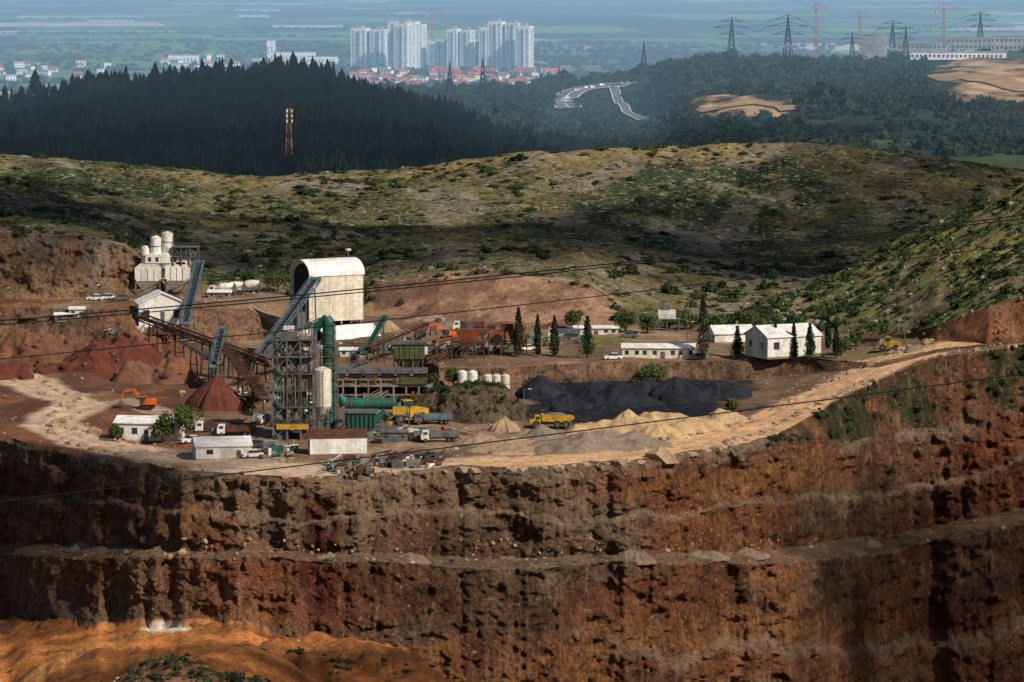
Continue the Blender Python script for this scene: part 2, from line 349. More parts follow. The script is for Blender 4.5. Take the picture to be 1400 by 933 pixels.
# right hillside
Uh=np.arange(978,1561,2.0)
bd_=np.interp(Uh,U,d7)-3; bz_=np.interp(Uh,U,z7)-.6
cvv,=crv(Uh,[(978,446),(1180,459),(1240,456),(1300,438),(1400,405),(1600,350)])
cd=bd_+8; cz=np.maximum(CZ+ray(Uh,cvv)[1]*cd,bz_+.3)
rv,rdd=crv(Uh,[(978,441,960),(1000,434,965),(1050,413,985),(1100,393,1000),(1150,369,1010),(1200,341,1015),(1250,313,1015),(1330,277,1005),(1400,250,995),(1600,180,980)])
rdd=np.maximum(rdd,cd+6); rz_=CZ+ray(Uh,rv)[1]*rdd
def nf_h(X,Y,Z,Ug,b,t):
    w=np.where(b==0,t,np.where(b==1,np.minimum(1,t*4+.3),1))*ss(985,1060,Ug)
    Z=Z+w*(1.4*fbm(X/30,Y/30,0,4,201)+.6*fbm(X/6,Y/6,0,3,203))
    Y=Y-np.where(b==0,np.sin(np.pi*t),0)*ss(1200,1260,Ug)*(1.5*fbm(X/6,Z/5,0,4,205)+1)
    return Y,Z
def cf_h(X,Y,Z,Ug,b):
    g=lerp(np.broadcast_to(C(.125,.13,.035),Y.shape+(3,)),C(.22,.19,.055),ss(-.3,.5,fbm(X/20,Y/30,0,4,211)))
    g=lerp(g,C(.26,.19,.12),ss(.1,.4,fbm(X/12,Y/18,0,4,217))*.7)
    r=lerp(np.broadcast_to(C(.36,.16,.08),Y.shape+(3,)),C(.20,.085,.045),ss(-.3,.5,fbm(X/6,Y/6,Z/5,4,213)))
    return np.where(((b==0)&(Ug>1200))[...,None],r,g)
H2=sheet('hillside',Uh,[(bd_,bz_),(cd,cz),(rdd,rz_),(rdd+120,rz_-25)],[26,140,10],[M_rock,M_grass],cf_h,nf_h)
# forest ridge
Uf=np.arange(-300,861,4.0)
fv,=crv(Uf,[(-300,140),(0,142),(60,130),(120,120),(250,112),(330,108),(400,102),(440,106),(490,120),(560,142),(640,170),(700,192),(860,235)])
o=np.ones_like(Uf)
fc=[(o*1800,CZ+ray(Uf,o*255)[1]*1800),(o*2300,CZ+ray(Uf,fv)[1]*2300),(o*2600,o*-60)]
def nf_f(X,Y,Z,Ug,b,t): return Y,Z+4*fbm(X/80,Y/110,0,3,301)*np.where(b==1,1-t,1)
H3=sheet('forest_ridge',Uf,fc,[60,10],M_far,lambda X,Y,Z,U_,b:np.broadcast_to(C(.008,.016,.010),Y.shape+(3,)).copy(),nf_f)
# middle distance ground
Um=np.arange(440,1701,4.0); o=np.ones_like(Um)
mv,=crv(Um,[(440,122),(600,120),(700,118),(760,112),(830,106),(880,98),(960,84),(1100,84),(1180,84),(1260,76),(1400,66),(1700,60)])
m2,=crv(Um,[(440,175),(700,165),(760,156),(870,156),(1000,135),(1150,125),(1400,120),(1700,120)])
d2m=2500+600*ss(700,760,Um)*(1-ss(880,950,Um))
mc=[(o*1700,CZ+ray(Um,o*260)[1]*1700),(d2m,CZ+ray(Um,m2)[1]*d2m),(o*3300,CZ+ray(Um,mv)[1]*3300),(o*3700,o*-62)]
def nf_m(X,Y,Z,Ug,b,t): return Y,Z+(ss(860,980,Ug)*6+.1)*fbm(X/110,Y/160,0,4,311)*np.where(b==2,1-t,1)
def cf_m(X,Y,Z,Ug,b):
    g=lerp(np.broadcast_to(C(.016,.030,.016),Y.shape+(3,)),C(.05,.065,.03),ss(-.2,.6,fbm(X/60,Y/120,0,4,321)))
    v=proj(X,Y,Z)[1]; nn=fbm(X/14,Y/40,0,5,331)
    s=np.exp(-((Ug-1020)/85)**2-((v-146-(Ug-1020)*.1)/14)**2)+np.exp(-((Ug-1360)/85)**2-((v-112)/34)**2)+.85*np.exp(-((Ug-1020)/35)**2-((v-122)/9)**2)+.8*np.exp(-((Ug-930)/50)**2-((v-158)/6)**2)
    g=lerp(g,C(.30,.18,.10),ss(.40,.6,s+.5*nn)); return lerp(g,C(.44,.30,.17),ss(.7,.95,s+.6*nn))
H4=sheet('middle_distance_hills',Um,mc,[60,60,8],M_far,cf_m,nf_m)
# plain
Up=np.arange(-700,2101,8.0); o=np.ones_like(Up); dist=np.geomspace(1700,70000,520)
Yp=np.broadcast_to(dist[:,None],(520,len(Up))).copy(); Zp=np.full(Yp.shape,-60.); Ugp=np.broadcast_to(Up,Yp.shape)
Xp=(Ugp-700)/F*(Yp*cp+(CZ-Zp)*sp)
a=Xp/330+.35*Yp/900; bq=Yp/520-.2*Xp/400
cell=_h(np.floor(a).astype(np.int64),np.floor(bq).astype(np.int64),np.zeros(a.shape,np.int64),5)
pc=lerp(np.broadcast_to(C(.07,.12,.06),Yp.shape+(3,)),C(.20,.46,.11),cell*cell)
pc=np.where((cell>.84)[...,None],C(.52,.50,.42),pc); pc=np.where((cell<.3)[...,None],C(.02,.04,.03),pc)
pc=lerp(pc,C(.03,.05,.045),ss(.1,.5,fbm(Xp/500,Yp/900,0,4,7))*.8)
make_mesh('ground_plain',np.stack([Xp,Yp,Zp],-1).reshape(-1,3),grid_faces(*Yp.shape),[M_far],None,pc,True)
# ---------------------------------------------------------------- builder
class Bd:
    def __init__(s): s.v=[];s.f=[];s.m=[];s.mats=[]
    def add(s,vs,fs,mat):
        if mat not in s.mats: s.mats.append(mat)
        k=len(s.v); mi=s.mats.index(mat); s.v+=[tuple(x) for x in vs]
        for f in fs: s.f.append(tuple(i+k for i in f)); s.m.append(mi)
    def box(s,x0,x1,y0,y1,z0,z1,mat):
        s.add([(x0,y0,z0),(x1,y0,z0),(x1,y1,z0),(x0,y1,z0),(x0,y0,z1),(x1,y0,z1),(x1,y1,z1),(x0,y1,z1)],
              [(0,3,2,1),(4,5,6,7),(0,1,5,4),(1,2,6,5),(2,3,7,6),(3,0,4,7)],mat)
    def taper(s,x0,x1,y0,y1,z0,z1,k,mat):
        cx,cy=(x0+x1)/2,(y0+y1)/2; hx,hy=(x1-x0)/2*k,(y1-y0)/2*k
        s.add([(cx-hx,cy-hy,z0),(cx+hx,cy-hy,z0),(cx+hx,cy+hy,z0),(cx-hx,cy+hy,z0),(x0,y0,z1),(x1,y0,z1),(x1,y1,z1),(x0,y1,z1)],
              [(0,3,2,1),(4,5,6,7),(0,1,5,4),(1,2,6,5),(2,3,7,6),(3,0,4,7)],mat)
    def cyl(s,p0,p1,r0,r1,mat,n=14,caps=True):
        p0,p1=Vector(p0),Vector(p1); d=(p1-p0).normalized(); a=d.orthogonal().normalized(); b=d.cross(a)
        vs=[];
        for p,r in ((p0,r0),(p1,r1)):
            for i in range(n):
                t=2*math.pi*i/n; vs.append(p+(a*math.cos(t)+b*math.sin(t))*r)
        fs=[(i,(i+1)%n,n+(i+1)%n,n+i) for i in range(n)]
        if caps: fs+=[tuple(range(n))[::-1],tuple(range(n,2*n))]
        s.add(vs,fs,mat)
    def beam(s,p0,p1,w,mat,h=None):
        h=h or w; p0,p1=Vector(p0),Vector(p1); d=(p1-p0).normalized()
        a=d.cross(Vector((0,0,1)))
        if a.length<.01: a=Vector((1,0,0))
        a.normalize(); b=a.cross(d).normalized(); a=a*w/2; b=b*h/2
        vs=[p+q for p in (p0,p1) for q in (-a-b,a-b,a+b,-a+b)]
        s.add(vs,[(0,3,2,1),(4,5,6,7),(0,1,5,4),(1,2,6,5),(2,3,7,6),(3,0,4,7)],mat)
    def prism(s,prof,y0,y1,mat,axis='y'):
        n=len(prof)
        if axis=='y': vs=[(a,y0,b) for a,b in prof]+[(a,y1,b) for a,b in prof]
        else: vs=[(y0,a,b) for a,b in prof]+[(y1,a,b) for a,b in prof]
        s.add(vs,[tuple(range(n)),tuple(range(n,2*n))[::-1]]+[(i,n+i,n+(i+1)%n,(i+1)%n) for i in range(n)],mat)
    def frame(s,x0,x1,y0,y1,z0,z1,nx,nz,w,mat,diag=True,deck=None):
        xs=[x0+(x1-x0)*i/nx for i in range(nx+1)]; zs=[z0+(z1-z0)*i/nz for i in range(nz+1)]
        for y in (y0,y1):
            for x in xs: s.beam((x,y,z0),(x,y,z1),w,mat)
            for z in zs[1:]: s.beam((x0,y,z),(x1,y,z),w*.9,mat)
            if diag:
                for i in range(nx):
                    for j in range(nz):
                        if (i+j)%2==0: s.beam((xs[i],y,zs[j]),(xs[i+1],y,zs[j+1]),w*.5,mat)
                        elif (i*3+j)%3: s.beam((xs[i+1],y,zs[j]),(xs[i],y,zs[j+1]),w*.5,mat)
        for z in zs[1:]:
            for x in (x0,x1): s.beam((x,y0,z),(x,y1,z),w*.9,mat)
            if deck:
                s.box(x0-2,x1+2,y0-2,y1+2,z-.5,z+.4,deck)
                for xx in np.linspace(x0-2,x1+2,nx*3+1): s.beam((xx,y0-2,z),(xx,y0-2,z+6),.4,deck)
                s.beam((x0-2,y0-2,z+6),(x1+2,y0-2,z+6),.5,deck); s.beam((x0-2,y0-2,z+3),(x1+2,y0-2,z+3),.4,deck)
    def truss(s,p0,p1,w,h,mat,n=10):
        p0,p1=Vector(p0),Vector(p1); d=(p1-p0); dn=d.normalized(); a=dn.cross(Vector((0,0,1))).normalized()*w/2; b=Vector((0,0,h))
        for q in (-a,a):
            s.beam(p0+q,p1+q,w*.13,mat); s.beam(p0+q+b,p1+q+b,w*.13,mat)
            for i in range(n):
                A=p0+d*(i/n);Bq=p0+d*((i+1)/n)
                s.beam(A+q,A+q+b,w*.09,mat)
                if i%2: s.beam(A+q,Bq+q+b,w*.08,mat)
                else: s.beam(A+q+b,Bq+q,w*.08,mat)
    def finish(s,name,loc=(0,0,0),sc=1,rz=0,smooth=False):
        me=bpy.data.meshes.new(name); me.from_pydata(s.v,[],s.f)
        for m in s.mats: me.materials.append(m)
        me.polygons.foreach_set("material_index",s.m); me.update()
        o=link(bpy.data.objects.new(name,me)); o.location=loc; o.scale=(sc,sc,sc); o.rotation_euler=(0,0,math.radians(rz)); return o
def put_on(b,name,u,v,rz=0,S=None,dz=0):
    S=S or T; p=S.at(u,v); s=mpp(p); p=p+Vector((0,0,dz-.15)); return b.finish(name,p,s,rz)
def gable(name,u,v,w,h,d,rh,rz=0,wall=M_white,roof=M_roofw,nw=4,door=True,ridge='x',mono=False,S=None,ov=2):
    b=Bd(); x0,x1=-w/2,w/2
    b.box(x0,x1,0,d,0,h,wall)
    if mono:
        b.prism([(-ov,h),(d+ov,h+rh),(d+ov,h+rh+1.2),(-ov,h+1.2)],x0-ov,x1+ov,roof,'x'); b.prism([(0,h),(d,h),(d,h+rh-.3)],x0+.01,x1-.01,wall,'x')
    elif ridge=='x':
        b.prism([(0,h),(d,h),(d/2,h+rh)],x0,x1,wall,'x')
        b.prism([(-ov,h-ov*rh/(d/2)),(d/2,h+rh),(d/2,h+rh+1.3),(-ov,h+1.3-ov*rh/(d/2))],x0-ov,x1+ov,roof,'x')
        b.prism([(d+ov,h-ov*rh/(d/2)),(d/2,h+rh),(d/2,h+rh+1.3),(d+ov,h+1.3-ov*rh/(d/2))],x0-ov,x1+ov,roof,'x')
    else:
        b.prism([(x0,h),(x1,h),(0,h+rh)],0,d,wall)
        for sg in (-1,1): b.prism([(sg*(w/2+ov),h-ov*rh/(w/2)),(0,h+rh),(0,h+rh+1.3),(sg*(w/2+ov),h+1.3-ov*rh/(w/2))],-ov,d+ov,roof)
    wz0,wz1=h*.45,h*.75
    for i in range(nw):
        cx=x0+w*(i+.5)/nw+(i%2)*1.5; ww=min(w/nw*.2,4)
        if door and i==nw//2: b.box(cx-3,cx+3,-.35,.1,0,h*.68,M_grey); continue
        b.box(cx-ww-.5,cx+ww+.5,-.3,.1,wz0-.5,wz1+.5,M_conc); b.box(cx-ww,cx+ww,-.5,.0,wz0,wz1,M_glass)
    for i in range(2):
        cy=d*(i+.5)/2; b.box(x0-.5,x0+.1,cy-3,cy+3,wz0,wz1,M_glass)
    n=int(w/4)
    for i in range(n+1): b.box(x0+w*i/n-.12,x0+w*i/n+.12,-.14,.02,h*.1,h-.6,wall)
    b.box(x0-.2,x1+.2,-.25,.05,0,h*.1,M_conc)
    return put_on(b,name,u,v,rz,S)
# ---------------------------------------------------------------- left plant
b=Bd()
for x0,x1,y0,zb_,zt in ((-44,-9,6,20,38),(-3,29,12,20,40)):
    b.box(x0,x1,y0,y0+32,zb_,zt,M_white); b.taper(x0,x1,y0,y0+32,3,zb_,.35,M_cream); b.prism([(x0,zt),(x1,zt),(x1-6,zt+5),(x0+6,zt+5)],y0+2,y0+30,M_cream)
    for i in range(1,4): b.box(x0+(x1-x0)*i/4-.3,x0+(x1-x0)*i/4+.3,y0-.5,y0,zb_,zt-2,M_conc)
    for x in (x0+1,x1-1):
        for y in (y0+1,y0+31): b.beam((x,y,-2),(x,y,zb_+2),2,M_grey)
        b.beam((x0,y0,2),(x1,y0,18),.8,M_grey)
for x,z1,r in ((-16,78,8),(-1,84,8),(-31,64,6)):
    b.cyl((x,24,36),(x,24,z1),r,r,M_white,16); b.cyl((x,24,z1),(x,24,z1+3),r,2,M_white,16)
    b.cyl((x,24,z1-12),(x,24,z1-11),r+.5,r+.5,M_grey,16)
    for t in range(8): q=t*math.pi/4; b.beam((x+r*math.cos(q),24+r*math.sin(q),z1),(x+r*math.cos(q),24+r*math.sin(q),z1+5),.5,M_grey)
b.box(-30,4,12,32,44,56,M_white); b.box(-26,-22,11.6,12,46,52,M_glass); b.box(-16,-12,11.6,12,46,52,M_glass)
b.frame(8,42,12,28,40,66,3,2,1.4,M_grey,True,M_grey); b.box(12,32,14,26,42,52,M_cream); b.box(26,38,14,26,54,62,M_conc)
b.beam((-14,22,80),(0,22,88),1,M_grey); b.beam((8,20,66),(8,20,84),1,M_grey); b.box(-4,4,16,26,0,22,M_conc)
put_on(b,'concrete_batching_plant',228,404)
gable('white_shed',221,450,62,36,46,14,12,M_white,M_roofw,3,ridge='y')
gable('site_hut',105,434,20,12,14,2,0,M_white,M_roofw,2); gable('site_hut',88,440,26,10,14,2,0,M_conc,M_roofw,2)
gable('site_hut',300,408,30,9,14,2,0,M_conc,M_roofw,3)
# ---------------------------------------------------------------- big storage building
b=Bd(); L=84;W=56;H0=26;H1=88
arch=[(W/2-W/2*math.cos(math.pi*i/12),H1+20*math.sin(math.pi*i/12)) for i in range(13)]
b.prism([(0,H0)]+arch+[(W,H0)],-L/2+6,L/2,M_cream,'x')
arch2=[(W/2-(W/2+1.5)*math.cos(math.pi*i/12),H1+22*math.sin(math.pi*i/12)) for i in range(13)]
for i in range(12):
    a,c=arch2[i],arch2[i+1]; a0,c0=arch[i],arch[i+1]
    b.prism([a0,c0,(c[0],c[1]),(a[0],a[1])],-L/2,L/2+2,M_roofw,'x')
b.prism([(3,H0+16)]+[(W/2+(q-W/2)*.90,(z-H1)*.9+H1-2) for q,z in arch]+[(W-3,H0+16)],-L/2+5,-L/2+6.2,M_dark,'x')
b.box(-L/2,-L/2+6,-.2,2,H0,H1+2,M_cream); b.box(-L/2,-L/2+6,W-2,W,H0,H1,M_cream)
for i in range(1,12): b.box(-L/2+6,L/2+.1,-.3,0,H0+i*5.4-.15,H0+i*5.4+.15,M_white)
for i in range(4): x=-L/2+6+i*(L-7)/3; b.box(x-.5,x+.5,-.7,0,H0,H1,M_cream)
for i in range(6):
    x=-L/2+5+i*(L-8)/5
    for y in (2,W-2): b.beam((x,y,-4),(x,y,H0+1),3,M_conc)
b.box(-L/2+6,L/2-4,8,W-6,-4,H0-4,M_dark)
b.prism([(-22,2),(0,18),(0,20),(-22,4)],-L/2+14,L/2+16,M_roofw,'x'); b.box(-L/2+16,L/2+14,-20,-19,-6,4,M_white)
b.box(-L/2-16,-L/2+2,6,40,8,40,M_grey); b.beam((-L/2-16,2,-4),(-L/2-16,2,50),2,M_grey); b.box(-L/2-18,-L/2+2,0,10,-2,18,M_white)
b.beam((L/2-8,28,H1+20),(L/2-8,28,H1+34),1.2,M_grey); b.box(L/2-11,L/2-5,25,31,H1+31,H1+34,M_white)
put_on(b,'storage_silo_building',460,464,31)
# ---------------------------------------------------------------- asphalt plant tower
b=Bd()
b.frame(-30,26,0,44,0,138,3,6,2.4,M_grey,True,M_grey)
b.box(-24,20,6,38,94,134,M_conc); b.box(-30,-6,2,30,70,92,M_conc); b.box(-2,22,4,34,64,92,M_grey)
b.box(-26,18,8,34,40,62,M_grey); b.taper(-22,2,8,30,22,40,.4,M_conc); b.taper(2,22,8,30,24,40,.4,M_conc)
b.box(-26,18,-3,-1,16,23,M_yel); b.box(-24,-10,4,30,0,18,M_blue); b.box(8,24,2,30,0,14,M_rust)
b.box(-20,2,8,30,138,150,M_grey); b.box(4,16,10,26,138,146,M_conc); b.box(-16,-2,10,24,150,156,M_roofw)
for i in range(6):
    z=i*23
    b.beam((-38,-6,z) if i%2 else (-16,-6,z),(-16,-6,z+23) if i%2 else (-38,-6,z+23),1.6,M_grey); b.box(-40 if i%2==0 else -18,-34 if i%2==0 else -12,-8,2,z+22.5,z+23.5,M_grey)
for x,z0,z1 in ((-14,96,130),(6,98,128),(14,70,90)): b.box(x-4,x+4,5.2,6,z0+6,z1-8,M_dark)
for i in range(14): b.cyl((-28+4*i,-1.5,20+9*(i%4)),(-28+4*i,-1.5,60+14*(i%5)),.7,.7,[M_rust,M_grey,M_green,M_conc][i%4],6)
for i in range(30):
    x=random.uniform(-28,22); z=random.uniform(4,130); q=random.uniform(1.5,5); b.box(x-q,x+q,-1+random.uniform(0,6),8,z,z+random.uniform(2,7),random.choice([M_grey,M_rust,M_conc,M_dark,M_blue,M_cream]))
put_on(b,'asphalt_plant_tower',404,602)
b=Bd()
b.cyl((0,0,0),(0,0,150),8.5,8.5,M_green,16); b.cyl((0,0,150),(-3,0,158),8.5,6,M_green,16); b.cyl((-3,0,158),(-18,4,140),5,5,M_green,12)
for z in range(10,150,14): b.cyl((0,0,z),(0,0,z+1.5),9.4,9.4,M_grey,16)
b.frame(-12,12,-10,12,0,120,1,8,1,M_grey,True); b.beam((10,-9,0),(10,-9,150),1.2,M_grey)
put_on(b,'green_exhaust_stack',450,590)
b=Bd()
b.cyl((0,0,44),(0,0,94),12.5,12.5,M_cream,20); b.cyl((0,0,26),(0,0,44),3,12.5,M_cream,20,False); b.cyl((0,0,94),(0,0,98),12.5,3,M_white,20)
for a in range(4):
    q=math.pi/4+a*math.pi/2; b.beam((11*math.cos(q),11*math.sin(q),-1),(11*math.cos(q),11*math.sin(q),60),1.8,M_grey)
    r=math.pi/4+(a+1)*math.pi/2
    for z in (14,34): b.beam((11*math.cos(q),11*math.sin(q),z),(11*math.cos(r),11*math.sin(r),z),1,M_grey)
for i in range(16): b.beam((-2,-13.6,30+4*i),(2,-13.6,30+4*i),.4,M_grey)
for x in (-2,2): b.beam((x,-13.6,0),(x,-13.6,98),.5,M_grey)
for t in range(12):
    q=t*math.pi/6; b.beam((11*math.cos(q),11*math.sin(q),96),(11*math.cos(q),11*math.sin(q),102),.5,M_grey)
put_on(b,'cement_silo',441,598)
b=Bd()
b.cyl((-36,0,24),(34,0,24),8,8,M_green,16); b.cyl((34,0,24),(44,0,8),8,8,M_green,16); b.cyl((-36,0,24),(-44,0,36),8,5,M_green,16)
for x in (-28,-6,16,30): b.cyl((x,0,24),(x+1.5,0,24),8.8,8.8,M_grey,16); b.beam((x,0,-2),(x,0,18),2,M_grey)
b.box(-40,-12,-8,-4,0,10,M_grey); b.box(-8,30,-10,-4,0,7,M_blue)
put_on(b,'green_dryer_drum',508,575)
b=Bd()
b.frame(-72,66,0,40,0,42,8,2,2.2,M_conc,False)
b.box(-74,68,-1,42,32,36,M_conc); b.box(-74,68,4,42,14,17,M_conc)
for i in range(6):
    x=-60+i*22; b.taper(x-10,x+10,4,34,34,50,.4,M_rust if i%2 else M_grey); b.box(x-10.5,x+10.5,3.5,34.5,50,55,M_grey)
b.box(-70,60,22,38,0,30,M_dark); b.box(-70,-58,-2,6,0,14,M_rust)
b.box(24,60,-4,0,36,45,M_olive)
for i in range(40):
    x=random.uniform(-70,62); z=random.choice([0,17,36]); b.box(x-2,x+2,-2,5,z,z+random.uniform(2,9),random.choice([M_grey,M_rust,M_rustb,M_dark,M_conc,M_olive]))
put_on(b,'aggregate_bins',524,560)
b=Bd(); b.frame(-20,20,0,26,0,30,3,1,1.5,M_grey); b.box(-20,22,-1,27,22,44,M_olive); b.taper(-20,22,0,26,6,22,.5,M_olive); b.box(-22,24,-3,29,42,45,M_grey)
for i in range(6): b.box(-18+7*i,-17+7*i,-2,-1,22,44,M_grey)
put_on(b,'screening_unit',558,512)
b=Bd(); b.box(-20,22,0,26,4,34,M_green); b.box(-22,24,-2,28,32,35,M_grey)
for i in range(7): b.box(-18+6*i,-16.5+6*i,-1.2,0,5,32,M_dark)
b.cyl((20,12,20),(34,12,34),4,4,M_green,12); b.box(24,40,4,20,0,16,M_grey)
put_on(b,'baghouse_filter',492,596)
b=Bd(); b.frame(-14,14,0,20,0,20,2,1,1.5,M_grey); b.box(-16,16,-2,22,20,22,M_grey); b.box(-8,10,2,16,22,32,M_yel); b.cyl((-8,9,26),(12,9,26),7,7,M_grey,14); b.box(-20,-8,4,14,0,14,M_yel)
put_on(b,'crusher',545,588)
b=Bd(); b.frame(-26,26,0,24,0,18,3,1,1.6,M_rust); b.box(-24,-2,2,20,16,34,M_rustb); b.prism([(0,34),(6,16),(18,16),(26,40)],2,20,M_rustb); b.box(-10,8,4,16,34,44,M_rust)
b.cyl((-14,-1,24),(-14,0,24),7,7,M_dark,16); b.truss((-26,10,22),(-60,10,4),5,4,M_rust,6)
put_on(b,'jaw_crusher',694,487)
b=Bd(); b.frame(-22,22,0,20,0,22,3,1,1.4,M_rust,True,M_rust); b.taper(-18,18,2,18,20,40,.5,M_rustb); b.box(-4,6,3,12,40,50,M_grey)
put_on(b,'feed_hopper',640,490)
b=Bd(); b.frame(-16,16,0,20,0,16,2,1,1.4,M_grey,True,M_grey); b.box(-12,12,3,16,16,28,M_white); b.box(-4,4,5,14,28,34,M_grey)
put_on(b,'screening_tower',912,452)
b=Bd(); b.frame(-14,14,0,20,0,34,2,2,1.4,M_rust,True,M_rust); b.taper(-12,12,2,18,34,46,.5,M_rust); b.box(-10,10,2,12,6,16,M_olive)
put_on(b,'transfer_tower',345,560)
b=Bd(); b.frame(-24,24,0,20,0,34,4,2,1.6,M_rust,True,M_rust); b.box(-18,0,2,16,20,32,M_dark)
put_on(b,'transfer_tower',225,490)
def conveyor(u0,v0,d0,u1,v1,d1,mat,w=1.6,legs=3,belt=M_dark):
    a,c=D(u0,v0,d0),D(u1,v1,d1); b=Bd(); b.truss(a,c,w,w*.6,mat,max(6,int((c-a).length/3)))
    b.beam(a+Vector((0,0,w*.2)),c+Vector((0,0,w*.2)),w*.6,belt,.2)
    n=int((c-a).length/2); q=(c-a).normalized().cross(Vector((0,0,1))).normalized()
    for i in range(n): p=a+(c-a)*(i/n)+Vector((0,0,w*.6)); b.beam(p-q*w*.5,p+q*w*.5,.12,mat)
    for p in (a,c): b.cyl(p-q*w*.6+Vector((0,0,.5)),p+q*w*.6+Vector((0,0,.5)),.5,.5,mat,10)
    b.beam(a-q*w*.8+Vector((0,0,1.2)),c-q*w*.8+Vector((0,0,1.2)),.09,mat); b.beam(a-q*w*.7,c-q*w*.7,w*.25,mat,.1)
    for i in range(legs):
        t=(i+.6)/legs; p=a+(c-a)*t; r=q*w*.5
        if p.z>1.5:
            b.beam(p-r,Vector((p.x-r.x*1.6,p.y-r.y*1.6,-1)),.28,mat); b.beam(p+r,Vector((p.x+r.x*1.6,p.y+r.y*1.6,-1)),.28,mat)
            b.beam(p-r-Vector((0,0,(p.z)/2)),p+r-Vector((0,0,p.z/2)),.2,mat)
    b.finish('conveyor')
for cvr in [(188,436,900,372,502,860,M_rust,2.0,5),(356,490,880,432,385,925,M_blue,2.0,4),(252,446,935,273,362,990,M_blue,2.0,2),(292,505,850,304,452,870,M_blue,1.5,2),
    (300,470,870,362,548,800,M_rust,1.6,3),(498,486,900,526,436,930,M_green,1.2,2),(590,500,870,672,450,900,M_rust,1.5,4),(505,478,900,582,446,925,M_rust,1.3,3),
    (440,520,830,500,498,840,M_grey,1.4,2),(608,590,775,668,606,765,M_red,1.0,2),(640,600,770,720,586,790,M_rust,1.0,3),(596,470,905,640,462,910,M_rustb,1.2,2),
    (370,470,850,440,440,880,M_grey,1.3,2),(560,465,930,600,440,945,M_grey,1.2,2),(490,560,800,560,520,830,M_conc,1.3,3),(250,470,880,300,500,850,M_grey,1.2,2),(575,560,815,590,590,790,M_grey,1.0,2)]:
    conveyor(*cvr)
gable('site_office',200,604,88,26,46,7,-8,M_white,M_roofw,5)
gable('workshop_shed',306,628,76,19,56,9,10,M_white,M_roofw,2)
gable('storage_shed',463,622,78,25,36,6,8,M_white,M_rust,0,mono=True)
gable('office_bungalow',900,491,98,16,26,4,-2,M_cream,M_roofw,8)
gable('warehouse',1086,489,84,30,62,13,26,M_white,M_roofw,3)
gable('warehouse',1004,468,56,13,34,9,15,M_white,M_roofw,0)
gable('site_hut',480,488,30,10,16,2,0,M_white,M_roofw,3); gable('site_hut',305,590,50,13,20,2,-4,M_grey,M_conc,5)
gable('site_hut',540,605,34,15,16,2,0,M_grey,M_grey,3); gable('site_hut',1188,474,30,12,20,3,-20,M_conc,M_rust,2)
gable('office_bungalow',815,458,60,10,16,2,0,M_cream,M_roofw,5)
# ---------------------------------------------------------------- piles
def mound(name,u,v,w,h,dep,mat,flat=0,rough=.1,seed=1,pw=1.0,S=None,tint=None,res=1,P0=None):
    S=S or T; p=P0 or S.at(u,v); s=mpp(p); rx=w*s/2; ry=dep*s/2; H=h*s
    nr,na=int(34*res),int(96*res); r=np.linspace(0,1,nr)[:,None]; a=np.linspace(0,2*np.pi,na,endpoint=False)[None,:]
    edge=1+.25*fbm(np.cos(a)*1.6+seed,np.sin(a)*1.6,0,3,seed)
    x=r*np.cos(a)*edge*rx; y=r*np.sin(a)*edge*ry
    z=np.clip((1-r)/(1-flat),0,1)**pw*H+0*a
    k=max(H,1.5)
    z=z+rough*H*fbm(x/k/1.5+seed*3,y/k/1.5,0,5,seed)*np.clip((1-r)*5,0,1)-r**6*.5
    if flat: 
        q=fbm(x/3,z/3,y/3,5,seed+9)*np.sin(np.pi*np.clip((1-r)/(1-flat),0,1)); x=x*(1+q*.16); y=y*(1+q*.16)
    V=np.stack([x+p.x,y+p.y+ry*.9,z+p.z-.2],-1).reshape(-1,3)
    i=np.arange(nr*na).reshape(nr,na); j=np.roll(i,-1,1)
    Fc=np.stack([i[:-1],i[1:],j[1:],j[:-1]],-1).reshape(-1,4)
    t=None
    if tint is not None: t=np.broadcast_to(np.array(tint),(len(V),3))
    return make_mesh(name,V,Fc,[mat],None,t,True)
P_red=pilemat('red_gravel',(.14,.038,.022),(.08,.025,.018)); P_sand=pilemat('sand',(.50,.34,.18),(.34,.23,.13)); P_grey=pilemat('grey_gravel',(.25,.195,.145),(.155,.12,.095))
P_coal=pilemat('coal',(.010,.012,.018),(.024,.027,.04)); P_tan=pilemat('tan_gravel',(.36,.25,.16),(.24,.16,.105)); P_br=pilemat('brown_dirt',(.19,.085,.048),(.11,.05,.032))
P_or=pilemat('orange_dirt',(.36,.13,.038),(.16,.06,.02)); P_scr=pilemat('scree',(.20,.14,.10),(.12,.08,.06))
mound('red_gravel_pile',292,563,96,48,110,P_red,0,.08,2,.9)
rub=[]
for i,(u,v,w,h,dp) in enumerate([(40,504,190,34,80),(130,510,190,38,90),(205,526,120,34,80),(240,522,60,22,70),(90,490,150,22,80),(-10,520,110,20,50),(170,500,130,30,90),(240,500,70,24,60)]):
    rub.append(mound('rubble_pile',u,v,w,h,dp,[P_br,P_red,P_br,P_br][i%4],.25,.7,10+i,.7,res=1.4))
for i,(u,v,w,h,dp) in enumerate([(860,597,160,28,80),(930,592,150,34,80),(985,582,90,22,70),(820,592,70,18,50),(900,600,90,20,50)]):
    mound('sand_pile',u,v,w,h,dp,P_sand,0,.4,30+i,.85)
for i,(u,v,w,h,dp) in enumerate([(700,622,150,20,120),(800,620,200,24,110),(870,614,130,18,80),(655,610,70,16,80),(740,602,80,16,60),(830,606,90,16,80),(690,592,50,22,60)]):
    mound('gravel_pile',u,v,w,h,dp,P_grey if i%3 else P_tan,0,.3,40+i,.9)
